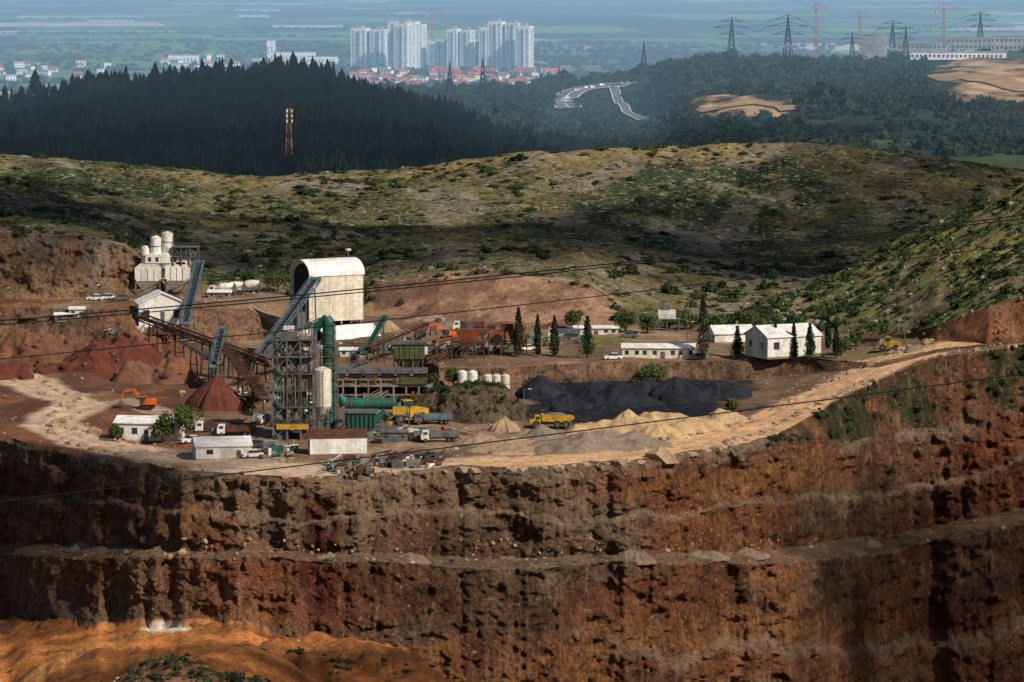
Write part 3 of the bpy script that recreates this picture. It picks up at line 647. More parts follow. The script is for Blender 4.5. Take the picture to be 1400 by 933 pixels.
for i,(u,v,w,h,dp) in enumerate([(775,562,100,34,60),(850,556,130,32,60),(925,552,110,28,60),(985,549,100,26,50),(740,546,80,28,50),(890,544,90,26,50),(815,546,70,28,40)]):
    mound('coal_pile',u,v,w,h,dp,P_coal,.1,.45,50+i,.9)
oc=mound('rock_outcrop',643,578,170,44,110,M_rock,.62,.14,60,.6,tint=(.13,.10,.065),res=2.2)
for i,(u,v,w,h,dp) in enumerate([(870,768,70,14,50),(955,764,80,16,50),(1020,761,70,12,50),(700,768,50,8,40),(1180,745,60,12,50),(230,752,60,10,40),(560,768,60,9,40),(120,750,60,9,40),(450,766,50,9,40)]):
    mound('scree_cone',u,v,w,h,dp,P_scr,0,.5,70+i,1.2)
for i,(u,v,w,h) in enumerate([(40,432,60,14),(555,462,60,14),(610,452,50,12),(760,450,80,10),(530,455,40,18),(1260,478,50,6),(690,448,60,9),(590,440,80,10)]):
    mound('gravel_pile',u,v,w,h,60,[P_br,P_tan,P_grey][i%3],0,.2,80+i,.9)
fg=[mound('dirt_mound',430,935,330,62,260,P_or,0,.45,90,.75,res=2),mound('dirt_mound',230,1000,420,70,300,P_br,0,.45,92,.7,res=2)]
mound('dirt_mound',80,858,60,14,50,P_or,0,.5,93); mound('dirt_mound',150,856,70,10,60,P_br,0,.5,94); mound('dirt_mound',300,862,120,12,70,P_or,0,.5,95); mound('dirt_mound',20,862,80,9,50,P_br,0,.5,96)
b=Bd()
for x in (-10,4): b.cyl((x,6,0),(x,6,20),6.8,6.8,M_white,18); b.cyl((x,6,20),(x,6,22),6.8,2,M_white,18)
b.box(14,26,2,14,0,12,M_conc)
b.finish('storage_tank',D(642,529,812),mpp(D(642,526,812)))
b=Bd()
for x in (-12,0,12): b.cyl((x,6,0),(x,6,24),6,6,M_cream,18); b.cyl((x,6,24),(x,6,26),6,2,M_cream,18); b.cyl((x,6,12),(x,6,12.8),6.3,6.3,M_grey,18)
b.finish('storage_tank',D(679,538,812),mpp(D(679,535,812)))
# ---------------------------------------------------------------- vehicles (metres)
def wheel(b,x,y,r,w=.6):
    b.cyl((x,y-w/2,r),(x,y+w/2,r),r,r,M_tyre,14); b.cyl((x,y-w/2-.04,r),(x,y+w/2+.04,r),r*.45,r*.45,M_grey,10)
def dump_truck(p,rz):
    b=Bd(); b.box(-4.2,4.4,-.8,.8,.9,1.4,M_grey)
    b.prism([(-5,1.1),(-2.6,1.1),(-2.6,2.9),(-3.9,2.9),(-4.2,2.1),(-5,1.9)],-1.3,1.3,M_yel); b.box(-3.8,-2.8,-1.34,1.34,2.0,2.7,M_glass); b.prism([(-4.22,2.15),(-3.95,2.85),(-3.97,2.85),(-4.26,2.15)],-1.1,1.1,M_glass)
    b.prism([(-2.2,1.6),(3.6,1.4),(5.0,2.3),(4.9,2.6),(3.8,2.8),(-1.9,3.0),(-2.5,3.2)],-1.5,1.5,M_yel); b.prism([(-1.9,3.0),(-.5,3.35),(2,3.3),(3.7,2.8)],-1.2,1.2,P_grey)
    for x in (-1,.8,2.6): b.box(x-.1,x+.1,-1.6,1.6,1.7,2.8,M_yel)
    for x in (-3.6,1.2,3.1):
        for y in (-1.25,1.25): wheel(b,x,y,.9,.7)
    return b.finish('dump_truck',p,.9,rz)
def loader(p,rz,mat=M_yel,s=1):
    b=Bd(); b.prism([(.2,1),(3.4,1),(3.4,2.2),(2,2.5),(.2,2.5)],-1,1,mat); b.box(-.9,.5,-.8,.8,1.2,2.4,mat); b.box(-.7,.6,-.7,.7,2.4,3.5,M_glass); b.box(-.8,.8,-.8,.8,3.5,3.65,mat)
    b.box(-2.4,-.8,-.6,.6,.9,1.5,M_grey)
    for y in (-.6,.6): b.beam((-.8,y,2),(-3.2,y,.9),.3,mat)
    b.prism([(-3.2,.2),(-4.4,.1),(-4.5,.3),(-3.6,.5),(-3.3,1.4),(-3.0,1.4)],-1.4,1.4,M_grey)
    for x in (-1.5,2.2):
        for y in (-1.1,1.1): wheel(b,x,y,.85,.6)
    return b.finish('wheel_loader',p,s,rz)
def excavator(p,rz,mat=M_org,s=1):
    b=Bd()
    for y in (-1.2,1.2):
        b.box(-1.6,1.6,y-.3,y+.3,.05,.9,M_tyre)
        for x in (-1.6,1.6): b.cyl((x,y-.3,.48),(x,y+.3,.48),.43,.43,M_tyre,12)
    b.cyl((0,0,.8),(0,0,1.2),.8,.8,M_grey,14); b.prism([(-1.2,1.2),(2.4,1.2),(2.4,2.3),(1.6,2.6),(-1.2,2.4)],-1.3,1.3,mat); b.box(-1.5,0,-1.3,-.3,1.3,3.1,M_glass); b.box(-1.55,.05,-1.35,-.25,3.1,3.25,mat)
    b.beam((-1,.3,1.8),(-3.2,.3,4.8),.55,mat); b.beam((-3.2,.3,4.8),(-5.6,.3,4.4),.5,mat); b.beam((-5.6,.3,4.5),(-6.6,.3,1.9),.36,mat); b.beam((-2,.3,2),(-3.8,.3,4.3),.18,M_grey); b.beam((-4,.3,5.1),(-5.8,.3,4.9),.16,M_grey)
    b.prism([(-6.9,2),(-6.2,2),(-5.7,1.1),(-6.2,.7),(-7,1.0)],-.3,.9,M_grey)
    return b.finish('excavator',p,s,rz)
def mixer(p,rz):
    b=Bd(); b.box(-4,4,-.7,.7,.9,1.2,M_grey); b.prism([(-4.4,.8),(-2.5,.8),(-2.5,3),(-4,3),(-4.4,1.9)],-1.2,1.2,M_white); b.box(-3.9,-2.9,-1.24,1.24,1.9,2.7,M_glass)
    b.cyl((-1.9,0,2.1),(-.6,0,2.4),.7,1.3,M_white,16); b.cyl((-.6,0,2.4),(1.3,0,2.7),1.3,1.25,M_white,16); b.cyl((1.3,0,2.7),(3.4,0,3.2),1.25,.5,M_white,16)
    b.prism([(3,1.2),(4.2,1.2),(3.9,3.2),(3.3,3.6)],-.6,.6,M_grey)
    for x in (-3.3,1.6,2.9):
        for y in (-1.0,1.0): wheel(b,x,y,.55,.4)
    return b.finish('concrete_mixer_truck',p,.85,rz)
def lorry(p,rz,mat=M_white,body=M_grey):
    b=Bd(); b.box(-4,5,-.7,.7,.8,1.1,M_grey); b.prism([(-4.6,.7),(-2.6,.7),(-2.6,2.9),(-4.2,2.9),(-4.6,1.9)],-1.2,1.2,mat); b.box(-4.1,-3,-1.24,1.24,1.9,2.6,M_glass)
    b.prism([(-2.2,1.2),(5,1.2),(5.3,2.7),(-2.4,2.7)],-1.25,1.25,body)
    for x in (-3.5,2.4,3.7):
        for y in (-1,1): wheel(b,x,y,.52,.4)
    return b.finish('lorry',p,.8,rz)
def car(p,rz,mat):
    b=Bd(); b.prism([(-2.1,.3),(2.1,.3),(2.15,.85),(1.9,1.0),(-1.2,.98),(-2.1,.8)],-.85,.85,mat); b.prism([(-1.1,.98),(1.7,1.0),(1.2,1.48),(-.5,1.5)],-.72,.72,M_glass); b.box(-.4,1.1,-.7,.7,1.48,1.54,mat)
    for x in (-1.3,1.3):
        for y in (-.8,.8): wheel(b,x,y,.32,.2)
    return b.finish('parked_car',p,1,rz)
dump_truck(T.at(755,586)+Vector((0,0,.15)),0)
loader(T.at(556,580)+Vector((0,0,.3)),20,M_yel,1.3); loader(T.at(1214,480)+Vector((0,0,.1)),-10,M_yel,.85)
excavator(T.at(200,560)+Vector((0,0,.1)),-5,M_org,.85); excavator(T.at(612,464),20,M_org,.8); excavator(T.at(575,462),160,M_org,.7)
for u,v,r in ((318,402,0),(340,400,10),(305,404,-5)): mixer(T.at(u,v),r)
for u,v,r,mm in ((292,592,4,M_white),(322,596,2,M_roofw),(600,604,10,M_white),(590,580,10,M_grey),(365,580,60,M_white),(770,462,0,M_white),(640,452,0,M_white)): lorry(T.at(u,v),r,mm,[M_grey,M_rust,M_blue][int(u)%3])
for i,(u,v) in enumerate([(262,606),(350,612),(345,626),(955,492),(838,492),(145,410),(165,411),(720,480),(860,462),(130,411)]):
    car(T.at(u,v),random.uniform(-30,30),[M_white,M_grey,M_white,M_grey,M_roofw][i%5])
for k,(u,v,w,n) in enumerate([(480,642,60,70),(560,634,90,120),(350,545,60,80),(590,560,50,60),(420,560,80,90),(640,480,120,140),(320,590,60,40),(540,600,80,110),(180,455,80,60),(560,478,100,120),(760,470,90,50),(440,480,60,80),(380,620,40,30),(400,480,60,80),(520,520,80,90),(470,600,60,60)]):
    b=Bd(); p=T.at(u,v); s=mpp(p)
    for i in range(n):
        x=random.uniform(-w/2,w/2)*s; y=random.uniform(-7,10); h=random.uniform(.3,1.7); q=random.uniform(.2,1.1); m=random.choice([M_rust,M_grey,M_conc,M_dark,M_grey,M_blue,M_rust,M_rust,M_conc,M_white,M_green])
        t=random.random()
        if t<.35: b.box(x-q,x+q,y-.6,y+.6,-.2,h,m)
        elif t<.6: b.cyl((x,y,0),(x,y,h),.35,.35,m,10)
        elif t<.85: b.beam((x-2.4*q,y,.3),(x+2.4*q,y+random.uniform(-2,2),random.uniform(.3,2.4)),.2,m)
        else: b.cyl((x-q,y,.4),(x+q,y+1,.4),.4,.4,m,10)
    b.finish('scrap_and_equipment_pile',p)
# ---------------------------------------------------------------- vegetation
import bmesh
def ico(sub,seed,amp=.25):
    bm=bmesh.new(); bmesh.ops.create_icosphere(bm,subdivisions=sub,radius=1); V=np.array([v.co[:] for v in bm.verts]); Fc=np.array([[v.index for v in f.verts] for f in bm.faces]); bm.free()
    V=V*(1+amp*fbm(V[:,0]*1.7+seed*5,V[:,1]*1.7,V[:,2]*1.7,3,seed))[:,None]; return V,Fc
def leafquads(Cn,size,rg):
    n=len(Cn); a=rg.normal(size=(n,3)); a/=np.linalg.norm(a,axis=1)[:,None]; c=rg.normal(size=(n,3)); c=np.cross(a,c); c/=np.linalg.norm(c,axis=1)[:,None]
    sz=(size*rg.uniform(.6,1.4,n))[:,None]; V=np.stack([Cn-a*sz,Cn+c*sz*.6,Cn+a*sz,Cn-c*sz*.6],1).reshape(-1,3)
    i=np.arange(n)[:,None]*4; Fc=np.concatenate([i+np.array([[0,1,2]]),i+np.array([[0,2,3]])]); return V,Fc
def bush_t(seed):
    V,Fc=ico(1,seed,.5); V=V*.72; V[:,2]=V[:,2]*.7+.3
    rg=np.random.default_rng(seed); q=rg.normal(size=(50,3)); q/=np.linalg.norm(q,axis=1)[:,None]; q*=rg.uniform(.7,1.15,50)[:,None]; q[:,2]=np.abs(q[:,2])*.85
    v2,f2=leafquads(q,.2,rg); return np.vstack([V,v2]),np.vstack([Fc,f2+len(V)])
def conifer_t(seed):
    rg=np.random.default_rng(seed); V=[];Fc=[]; L=6
    for l in range(L):
        z0=.12+.8*l/L; z1=z0+.30; r=.22*(1-l/L)**.7+.015; n=6; k=len(V); ox,oy=rg.uniform(-.02,.02,2); V.append((ox,oy,min(z1,1)))
        for i in range(2*n):
            t=math.pi*i/n+rg.uniform(-.3,.3); rr=r*(rg.uniform(.7,1.4) if i%2 else .5); V.append((rr*math.cos(t),rr*math.sin(t),z0-(.06 if i%2 else -.03)+rg.uniform(-.02,.02)))
        for i in range(2*n): Fc.append((k,k+1+i,k+1+(i+1)%(2*n)))
    return np.array(V),np.array(Fc)
BT=[bush_t(i) for i in range(5)]; CT=[conifer_t(i) for i in range(6)]; RT=[ico(1,20+i,.55) for i in range(5)]
def scatter(name,tmpl,P,S,mat,smooth=False):
    P=np.asarray(P,float); n=len(P); S=np.asarray(S,float)
    if n==0: return
    if S.ndim==1: S=np.stack([S,S,S],1)
    Vs=[];Fs=[];k=0
    for j,(tv,tf) in enumerate(tmpl):
        idx=np.arange(j,n,len(tmpl)); m=len(idx)
        if m==0: continue
        a=rng.uniform(0,6.283,m); c,s=np.cos(a)[:,None],np.sin(a)[:,None]
        x=(tv[None,:,0]*c-tv[None,:,1]*s)*S[idx,0:1]; y=(tv[None,:,0]*s+tv[None,:,1]*c)*S[idx,1:2]; z=tv[None,:,2]*S[idx,2:3]+0*x
        W=np.stack([x,y,z],-1)+P[idx][:,None,:]
        Vs.append(W.reshape(-1,3)); Fs.append((tf[None]+(np.arange(m)*len(tv))[:,None,None]+k).reshape(-1,3)); k+=m*len(tv)
    return make_mesh(name,np.vstack(Vs),np.vstack(Fs),[mat],None,None,smooth)
def sample(S,n,f):
    R,Cc=S.Y.shape; r=rng.integers(0,R-1,n*6); c=rng.integers(0,Cc-1,n*6)
    x,y,z=S.X[r,c],S.Y[r,c],S.Z[r,c]; u=S.U[c]; v=S.V[r,c]; w=f(x,y,z,u,v,r)
    k=np.where(rng.uniform(0,1,n*6)<w)[0][:n]
    j=rng.uniform(-1,1,(len(k),2)); return np.stack([x[k]+j[:,0]*.3,y[k]+j[:,1]*1.5,z[k]-.1],1)
bandarr=band
def hb_(r): return (bandarr[r]>=8)&(bandarr[r]<=10)
p=sample(T,5000,lambda x,y,z,u,v,r:hb_(r)*(.08+.92*ss(0,.5,fbm(x/26,y/40,0,3,401)))); s=rng.gamma(1.8,.32,len(p))+.3; scatter('hill_shrubs',BT,p,np.stack([s*1.3,s*1.3,s*.75],1),M_leafd)
p=sample(T,2000,lambda x,y,z,u,v,r:hb_(r)*ss(0,.5,fbm(x/25,y/30,0,3,421))); s=rng.gamma(2.4,.24,len(p))+.25; scatter('hill_shrubs',BT,p,np.stack([s*1.3,s*1.3,s*.75],1),M_leafg)
p=sample(T,7000,lambda x,y,z,u,v,r:hb_(r)*(.1+.9*ss(-.1,.4,fbm(x/18,y/26,0,3,431)))); s=rng.gamma(2,.12,len(p))+.12; scatter('hill_rocks',RT,p,np.stack([s*1.5,s,s*.6],1),M_hillrock)
p=sample(T,260,lambda x,y,z,u,v,r:(bandarr[r]>=7)*(bandarr[r]<=8)*(v>350)*((u>840)|((u>330)&(u<560)))*1.); s=rng.uniform(1.2,2.8,len(p)); scatter('trees_at_hill_foot',BT,p,np.stack([s,s,s*1.2],1),M_leafd)
p=sample(T,260,lambda x,y,z,u,v,r:(bandarr[r]==8)*(tt[r]<.5)*1.); s=rng.uniform(1.,2.2,len(p)); scatter('trees_at_hill_foot',BT,p,np.stack([s,s,s*1.1],1),M_leafd)
p=sample(H2,1000,lambda x,y,z,u,v,r:(r>26)*(.2+.8*ss(0,.4,fbm(x/14,y/20,0,3,441)))); s=rng.gamma(2.4,.27,len(p))+.25; scatter('hillside_shrubs',BT,p,s,M_leafd)
p=sample(H2,900,lambda x,y,z,u,v,r:(r>26)*ss(-.4,.2,fbm(x/14,y/20,0,3,447))); s=rng.gamma(3,.19,len(p))+.25; scatter('hillside_shrubs',BT,p,s,M_leafg)
p=sample(H2,900,lambda x,y,z,u,v,r:(r>22)*1.); s=rng.gamma(2,.12,len(p))+.12; scatter('hillside_rocks',RT,p,s,M_hillrock)
p=sample(T,1600,lambda x,y,z,u,v,r:((bandarr[r]==3.5)&(u>1050))*(.15+ss(-.35,.15,fbm(x/9,y/9,z/7,4,29)))); s=rng.gamma(2.4,.24,len(p))+.25; scatter('scarp_shrubs',BT,p,s,M_leafd)
p=sample(T,160,lambda x,y,z,u,v,r:((bandarr[r]==2))*1.); s=rng.gamma(3,.12,len(p))+.2; scatter('bench_shrubs',BT,p,s,M_leafd)
p=sample(T,60,lambda x,y,z,u,v,r:((bandarr[r]==3)|(bandarr[r]==1))*(u>900)*1.); s=rng.gamma(3,.16,len(p))+.3; scatter('bench_shrubs',BT,p,s,M_leafd)
p=sample(T,1800,lambda x,y,z,u,v,r:((bandarr[r]==2)|((bandarr[r]==3)&(v>735)))*1.); s=rng.gamma(2,.10,len(p))+.07; scatter('bench_rubble',RT,p,s,M_bould)
p=sample(T,1600,lambda x,y,z,u,v,r:(((bandarr[r]==4)|(bandarr[r]==6))&~((u>700)&(u<1050)&(v<588)&(v>505))&(distpoly(x,y,rd1)>9)&(distpoly(x,y,rd2)>7))*1.); s=rng.gamma(2,.09,len(p))+.06; scatter('loose_stones',RT,p,s,M_bould)
p=sample(T,300,lambda x,y,z,u,v,r:((bandarr[r]==4)&(u<230)&(v<610)&(distpoly(x,y,rd2)>8))*1.); s=rng.gamma(2,.14,len(p))+.15; scatter('roadside_shrubs',BT,p,s,M_leafg)
pts=[]
def line_b(poly,off,n,jit):
    for i in range(n):
        t=random.random()*(len(poly)-1.001); k=int(t); q=Vector(poly[k]).lerp(Vector(poly[k+1]),t-k); uu,vv=proj(q.x,q.y,q.z); vv+=off+random.gauss(0,jit)
        pts.append(tuple(T.at(uu+random.uniform(-4,4),vv)))
line_b(rd1[3:],12,120,1.4); line_b(rd1,-12,100,1.6); line_b(rd2,-10,70,2.0); line_b(rd2,9,100,1.4)
s=rng.gamma(2.2,.2,len(pts))+.22; scatter('boulders',RT,np.array(pts)+np.array([0,0,.05]),np.stack([s*1.3,s,s*.75],1),M_bould)
# plants and stones on the loose mounds
def drape(objs,n,u0,u1,v0,v1,zg,cond):
    bvs=[BVHTree.FromPolygons([v.co[:] for v in o.data.vertices],[tuple(q.vertices) for q in o.data.polygons]) for o in objs]; pp=[]
    for i in range(n):
        q=G(random.uniform(u0,u1),random.uniform(v0,v1),zg); best=None
        for bv in bvs:
            h=bv.ray_cast(Vector((q.x,q.y,50)),Vector((0,0,-1)))[0]
            if h is not None and (best is None or h.z>best): best=h.z
        if best is None: continue
        uu,vv=proj(q.x,q.y,best)
        if cond(uu,vv,best): pp.append((q.x,q.y,best-.1))
    return np.array(pp) if pp else np.zeros((0,3))
pp=drape(fg,4200,90,560,860,990,-22,lambda u,v,z:fbm(np.array([u/45.]),np.array([v/22.]),0,3,5)[0]>.05-.5*math.exp(-((u-270)/150)**2) and v>884+.05*abs(u-250)+random.uniform(-3,10))
s=rng.gamma(2.2,.16,len(pp))+.15; scatter('foreground_shrubs',BT,pp[::2],s[::2],M_leafd); scatter('foreground_shrubs',BT,pp[1::2],s[1::2]*.8,M_leafg)
pp=drape(fg,900,90,600,840,990,-22,lambda u,v,z:True); s=rng.gamma(2,.08,len(pp))+.05; scatter('loose_stones',RT,pp,s,M_bould)
pp=drape(rub,2200,-60,300,455,545,0,lambda u,v,z:True); s=rng.gamma(2,.13,len(pp))+.1; scatter('rubble_stones',RT,pp[::2],s[::2],P_br); scatter('rubble_stones',RT,pp[1::2],s[1::2],P_red)
pp=drape([oc],700,555,735,520,585,0,lambda u,v,z:True); s=rng.gamma(2.2,.16,len(pp))+.2; scatter('outcrop_shrubs',BT,pp[:170],s[:170],M_leafd); scatter('outcrop_shrubs',BT,pp[170:240],s[170:240],M_leafg)
def leafy(name,loc,h,w,kind='cypress',n=900,mat=M_cyp,seed=0,ls=.22):
    rg=np.random.default_rng(seed+100); t=rg.uniform(0,1,n)**.9; a=rg.uniform(0,6.283,n)
    if kind=='cypress':
        R=np.interp(t,[0,.08,.3,.6,.85,1],[.45,.85,1,.8,.42,.04]); rr=R*w/2*np.sqrt(rg.uniform(.15,1,n))*(1+.25*np.sin(a*3+t*14+seed)); zz=h*(.05+.95*t)
        Cn=np.stack([rr*np.cos(a),rr*np.sin(a),zz],1)
    elif kind=='pine':
        lv=np.floor(t*9)/9; R=(1-lv)**.8; rr=R*w/2*np.sqrt(rg.uniform(.05,1,n))*(.75+.35*np.sin(a*5+lv*40)); zz=h*(.1+.9*t)-rr*.15; Cn=np.stack([rr*np.cos(a),rr*np.sin(a),zz],1)
    else:
        k=12; cc=np.stack([rg.uniform(-1,1,k)*w*.33,rg.uniform(-1,1,k)*w*.33,h*rg.uniform(.35,.82,k)],1); cr=rg.uniform(.14,.27,k)*w
        q=rg.normal(size=(n,3)); q/=np.linalg.norm(q,axis=1)[:,None]; i=rg.integers(0,k,n); Cn=cc[i]+q*(cr[i]*rg.uniform(.5,1.05,n)**.6)[:,None]
    v,f=leafquads(Cn,ls,rg)
    b=Bd(); b.cyl((0,0,-.3),(0,0,h*(.8 if kind!='broad' else .5)),w*.05+.08,.04,M_bark,8)
    if kind=='broad':
        for j in range(7): b.cyl((0,0,h*.3),tuple(cc[j]),.12,.03,M_bark,6)
    b.add(v.tolist(),f.tolist(),mat); return b.finish(name,loc)
for i,(u,vt,vb_,w,k) in enumerate([(709,420,488,15,'cypress'),(735,430,488,10,'cypress'),(758,432,488,13,'cypress'),(803,432,489,26,'pine'),(961,403,492,17,'cypress'),(1033,440,492,11,'cypress'),(1060,440,492,9,'cypress'),(1085,442,491,15,'pine'),(1107,442,490,19,'pine'),(1143,440,490,15,'pine'),(1008,446,489,22,'pine'),(1132,430,478,9,'cypress')]):
    q=T.at(u,vb_); s=mpp(q); leafy('cypress_tree' if k=='cypress' else 'conifer_tree',q,(vb_-vt)*s,w*s,k,1500,M_cyp,i,.24)
for i,(u,vt,vb_,w) in enumerate([(255,554,604,48),(222,562,606,34),(380,374,402,40),(855,425,455,30),(885,430,456,26),(1150,460,486,24),(620,500,530,22),(655,515,545,18),(590,508,530,16),(1020,425,446,30),(945,425,450,30),(720,520,530,12),(1000,545,560,18),(890,504,520,44),(160,580,604,20),(1170,452,478,16),(785,425,450,24),(600,520,545,18),(690,525,545,14),(980,430,452,26),(915,428,448,24)]):
    q=T.at(u,vb_); s=mpp(q)
    if 580<u<695 and vb_>500: q=D(u,vb_,815); s=mpp(q)
    leafy('broadleaf_tree',q,(vb_-vt)*s,w*s,'broad',1500,M_leaf,i,.26)
# forest
p=sample(H3,6500,lambda x,y,z,u,v,r:(r<62)*(v<240)*1.); s=rng.uniform(5,8,len(p))*(1+.35*fbm(p[:,0]/40,p[:,1]/60,0,3,8))+rng.gamma(2,1.0,len(p)); wd=rng.uniform(.8,1.7,len(p)); scatter('pine_forest',CT,p,np.stack([s*wd,s*wd,s],1),M_pine)
hw_pts=[(862,118),(835,119),(806,122),(786,127),(774,135),(772,143),(778,150)]
hw2_pts=[(838,119),(842,130),(846,142),(856,153),(880,166)]
def near_road(u,v):
    r=np.full(np.shape(u),1e9)
    for pts_ in (hw_pts,hw2_pts):
        for (a,b_),(c,d_) in zip(pts_[:-1],pts_[1:]):
            L=(c-a)**2+(d_-b_)**2; t=np.clip(((u-a)*(c-a)+(v-b_)*(d_-b_))/L,0,1); r=np.minimum(r,np.hypot((u-a-t*(c-a))/2,v-b_-t*(d_-b_)-3))
    return r
p=sample(H4,4400,lambda x,y,z,u,v,r:(v<215)*(r<122)*(.2+.8*ss(-.2,.4,fbm(x/50,y/90,0,3,501)))*(~((np.abs(u-1020)<75)&(np.abs(v-145)<14)))*(~((u>1270)&(v<145)&(v>75)))*(near_road(u,v)>9)); s=rng.gamma(3,.8,len(p))+1.4; scatter('distant_trees',BT,p,np.stack([s*1.1,s*1.1,s*1.1],1),M_fart)
pp=[]
for i in range(90):
    y0=rng.uniform(4200,13500); x0=rng.uniform(-.16,.16)*y0; L=rng.uniform(100,600); n=int(L/9); ang=rng.uniform(-.25,.25)
    for j in range(n): pp.append((x0+j*9,y0+j*9*ang+rng.uniform(-6,6),-60))
for i in range(2200):
    y0=rng.uniform(4300,6800); pp.append((rng.uniform(-.16,.16)*y0,y0,-60))
pp=np.array(pp); s=rng.uniform(3,7,len(pp)); scatter('plain_trees',BT,pp,s,M_fart)
# ---------------------------------------------------------------- town
def tower(u,w,vt,vb=97,dep=22,d=5300,twin=True):
    p=D(u,vb,d); s=mpp(p); h=(vb-vt)*s; w=w*s; b=Bd(); nf=max(6,int(h/3.2)); fh=h/nf
    secs=[(-w/2,-w*.06,0,h),(w*.06,w/2,0,h*.97)] if twin else [(-w/2,w/2,0,h)]
    if twin: b.box(-w*.06,w*.06,4,dep-3,0,h*.93,M_hs)
    for x0,x1,z0,z1 in secs:
        b.box(x0,x1,0,dep,0,z1,M_hw); b.box(x0+(x1-x0)*.3,x0+(x1-x0)*.7,5,dep-5,z1,z1+4,M_hs)
        nb=3
        for i in range(nf-1):
            z=i*fh+fh*.35
            for k in range(nb):
                cx=x0+(x1-x0)*(k+.5)/nb; ww=(x1-x0)/nb*.18
                b.box(cx-ww,cx+ww,-.3,.1,z,z+fh*.45,M_hg)
            b.box(x1-.1,x1+.3,dep*.25,dep*.45,z,z+fh*.5,M_hg); b.box(x1-.1,x1+.3,dep*.6,dep*.8,z,z+fh*.5,M_hg)
            b.box(x0+(x1-x0)*.36,x0+(x1-x0)*.64,-1.2,-.35,z-fh*.3,z,M_hs)
    b.finish('apartment_tower',p,1,-18)
for u,w,vt,tw in ((503,50,39,True),(549,40,30,False),(566,24,34,False),(600,34,57,True),(627,34,40,True),(671,34,38,True),(688,44,30,True),(714,20,36,False),(548,20,33,False)): tower(u,w,vt,98,20,5300+ (u%7)*20,tw)
hb=Bd(); hb.box(-6,6,0,9,0,5,M_hw); hb.prism([(-.8,4.6),(4.5,8),(9.8,4.6)],-6.8,6.8,M_hr,'x')
for x in (-3.5,0,3.5): hb.box(x-.8,x+.8,-.2,.1,1.5,3.2,M_hg)
h0=hb.finish('village_house',G(600,100,-60))
hb=Bd(); hb.box(-7,7,0,9,0,7,M_hw); hb.box(-7.4,7.4,-.4,9.4,7,7.6,M_hs)
for x in (-4.5,0,4.5):
    for z in (1.5,4.6): hb.box(x-1,x+1,-.2,.1,z,z+1.5,M_hg)
h1=hb.finish('white_house',G(250,94,-60))
for i in range(170):
    t=random.random()
    if t<.65: u=random.uniform(480,765); v=random.uniform(98,120)
    elif t<.85: u=random.uniform(-20,150); v=random.uniform(90,112)
    else: u=random.uniform(220,480); v=random.uniform(78,96)
    red=random.random()<(.8 if t<.65 else .3); o0=h0 if red else h1
    o=link(bpy.data.objects.new('village_house' if red else 'white_house',o0.data)); o.location=G(u,v,-60); o.rotation_euler=(0,0,random.uniform(-1,1)); k=random.uniform(.7,1.1); o.scale=(k,k,k)
for u,v,w,h in ((350,16,60,3),(420,38,95,3),(345,24,40,3),(250,88,40,12),(400,86,60,14),(440,88,40,10),(370,82,10,26),(150,30,60,2)):
    p=G(u,v,-60); s=mpp(p); b=Bd(); b.box(-w/2,w/2,0,30,0,h,M_hw)
    for i in range(int(w/5)): b.box(-w/2+5*i+1,-w/2+5*i+3,-.4,0,h*.3,h*.7,M_hs)
    b.box(-w/2-.3,w/2+.3,-.3,30.3,h,h+.5,M_hs); b.finish('factory_building' if v>60 else 'greenhouse',p,s)
# highway
def smoothpts(S,pts):
    P=[Vector(S.at(u,v)) for u,v in pts]; out=[]
    for k in range(len(P)-1):
        a=P[max(0,k-1)];b=P[k];c=P[k+1];d=P[min(len(P)-1,k+2)]
        for i in range(14):
            t=i/14; out.append(.5*((2*b)+(c-a)*t+(2*a-5*b+4*c-d)*t*t+(3*b-a-3*c+d)*t**3))
    return out+[P[-1]]
def strip(name,S,pts,wd,mat,lift=.5,off=0):
    P=smoothpts(S,pts); L=[]
    for i,q in enumerate(P):
        a=P[max(0,i-3)];b2=P[min(len(P)-1,i+3)]; t=(b2-a); nn=Vector((-t.y,t.x,0)).normalized(); q=q+nn*off
        for sg in (-1,1):
            e=q+nn*(sg*wd/2); uu,vv=proj(e.x,e.y,e.z)
            # bank the carriageway with the ground beneath it
            c=int(min(max(round((uu-S.U[0])/(S.U[1]-S.U[0])),0),len(S.U)-1)); e.z=float(np.interp(e.y,S.Y[:120,c],S.Z[:120,c]))
            L.append(e+Vector((0,0,lift)))
    b=Bd(); b.add(L,[(2*i,2*i+1,2*i+3,2*i+2) for i in range(len(P)-1)],mat); b.finish(name); return P
strip('highway',H4,hw_pts,22,M_hro,1.3)
for of in (-10.3,0,10.3): strip('lane_marking',H4,hw_pts,.9,M_hw,1.7,of)
strip('highway',H4,hw2_pts,8,M_hro,1.2)
for of in (-3.6,3.6): strip('lane_marking',H4,hw2_pts,.6,M_hw,1.6,of)
strip('dirt_road',H4,[(1290,103),(1340,108),(1400,122),(1480,130)],26,M_hsand,1.0); strip('dirt_road',H4,[(900,162),(960,153),(1040,143),(1080,153)],12,M_hsand,1.0)
for i in range(16):
    k=random.uniform(0,len(hw_pts)-1.01); j=int(k); u=hw_pts[j][0]*(1-k+j)+hw_pts[j+1][0]*(k-j)+random.uniform(-4,4); v=hw_pts[j][1]*(1-k+j)+hw_pts[j+1][1]*(k-j)+random.uniform(-1,1); b=Bd()
    b.prism([(-2.2,0),(2.2,0),(2.2,.9),(1.2,1.0),(.8,1.6),(-1.2,1.6),(-1.6,1.0),(-2.2,.9)],-.9,.9,M_hw if i%2 else M_hg); b.prism([(-1,1.05),(.9,1.05),(.7,1.5),(-.9,1.5)],-.95,.95,M_hg); b.finish('car',H4.at(u,v)+Vector((0,0,1.5)),1.0,random.uniform(0,40))
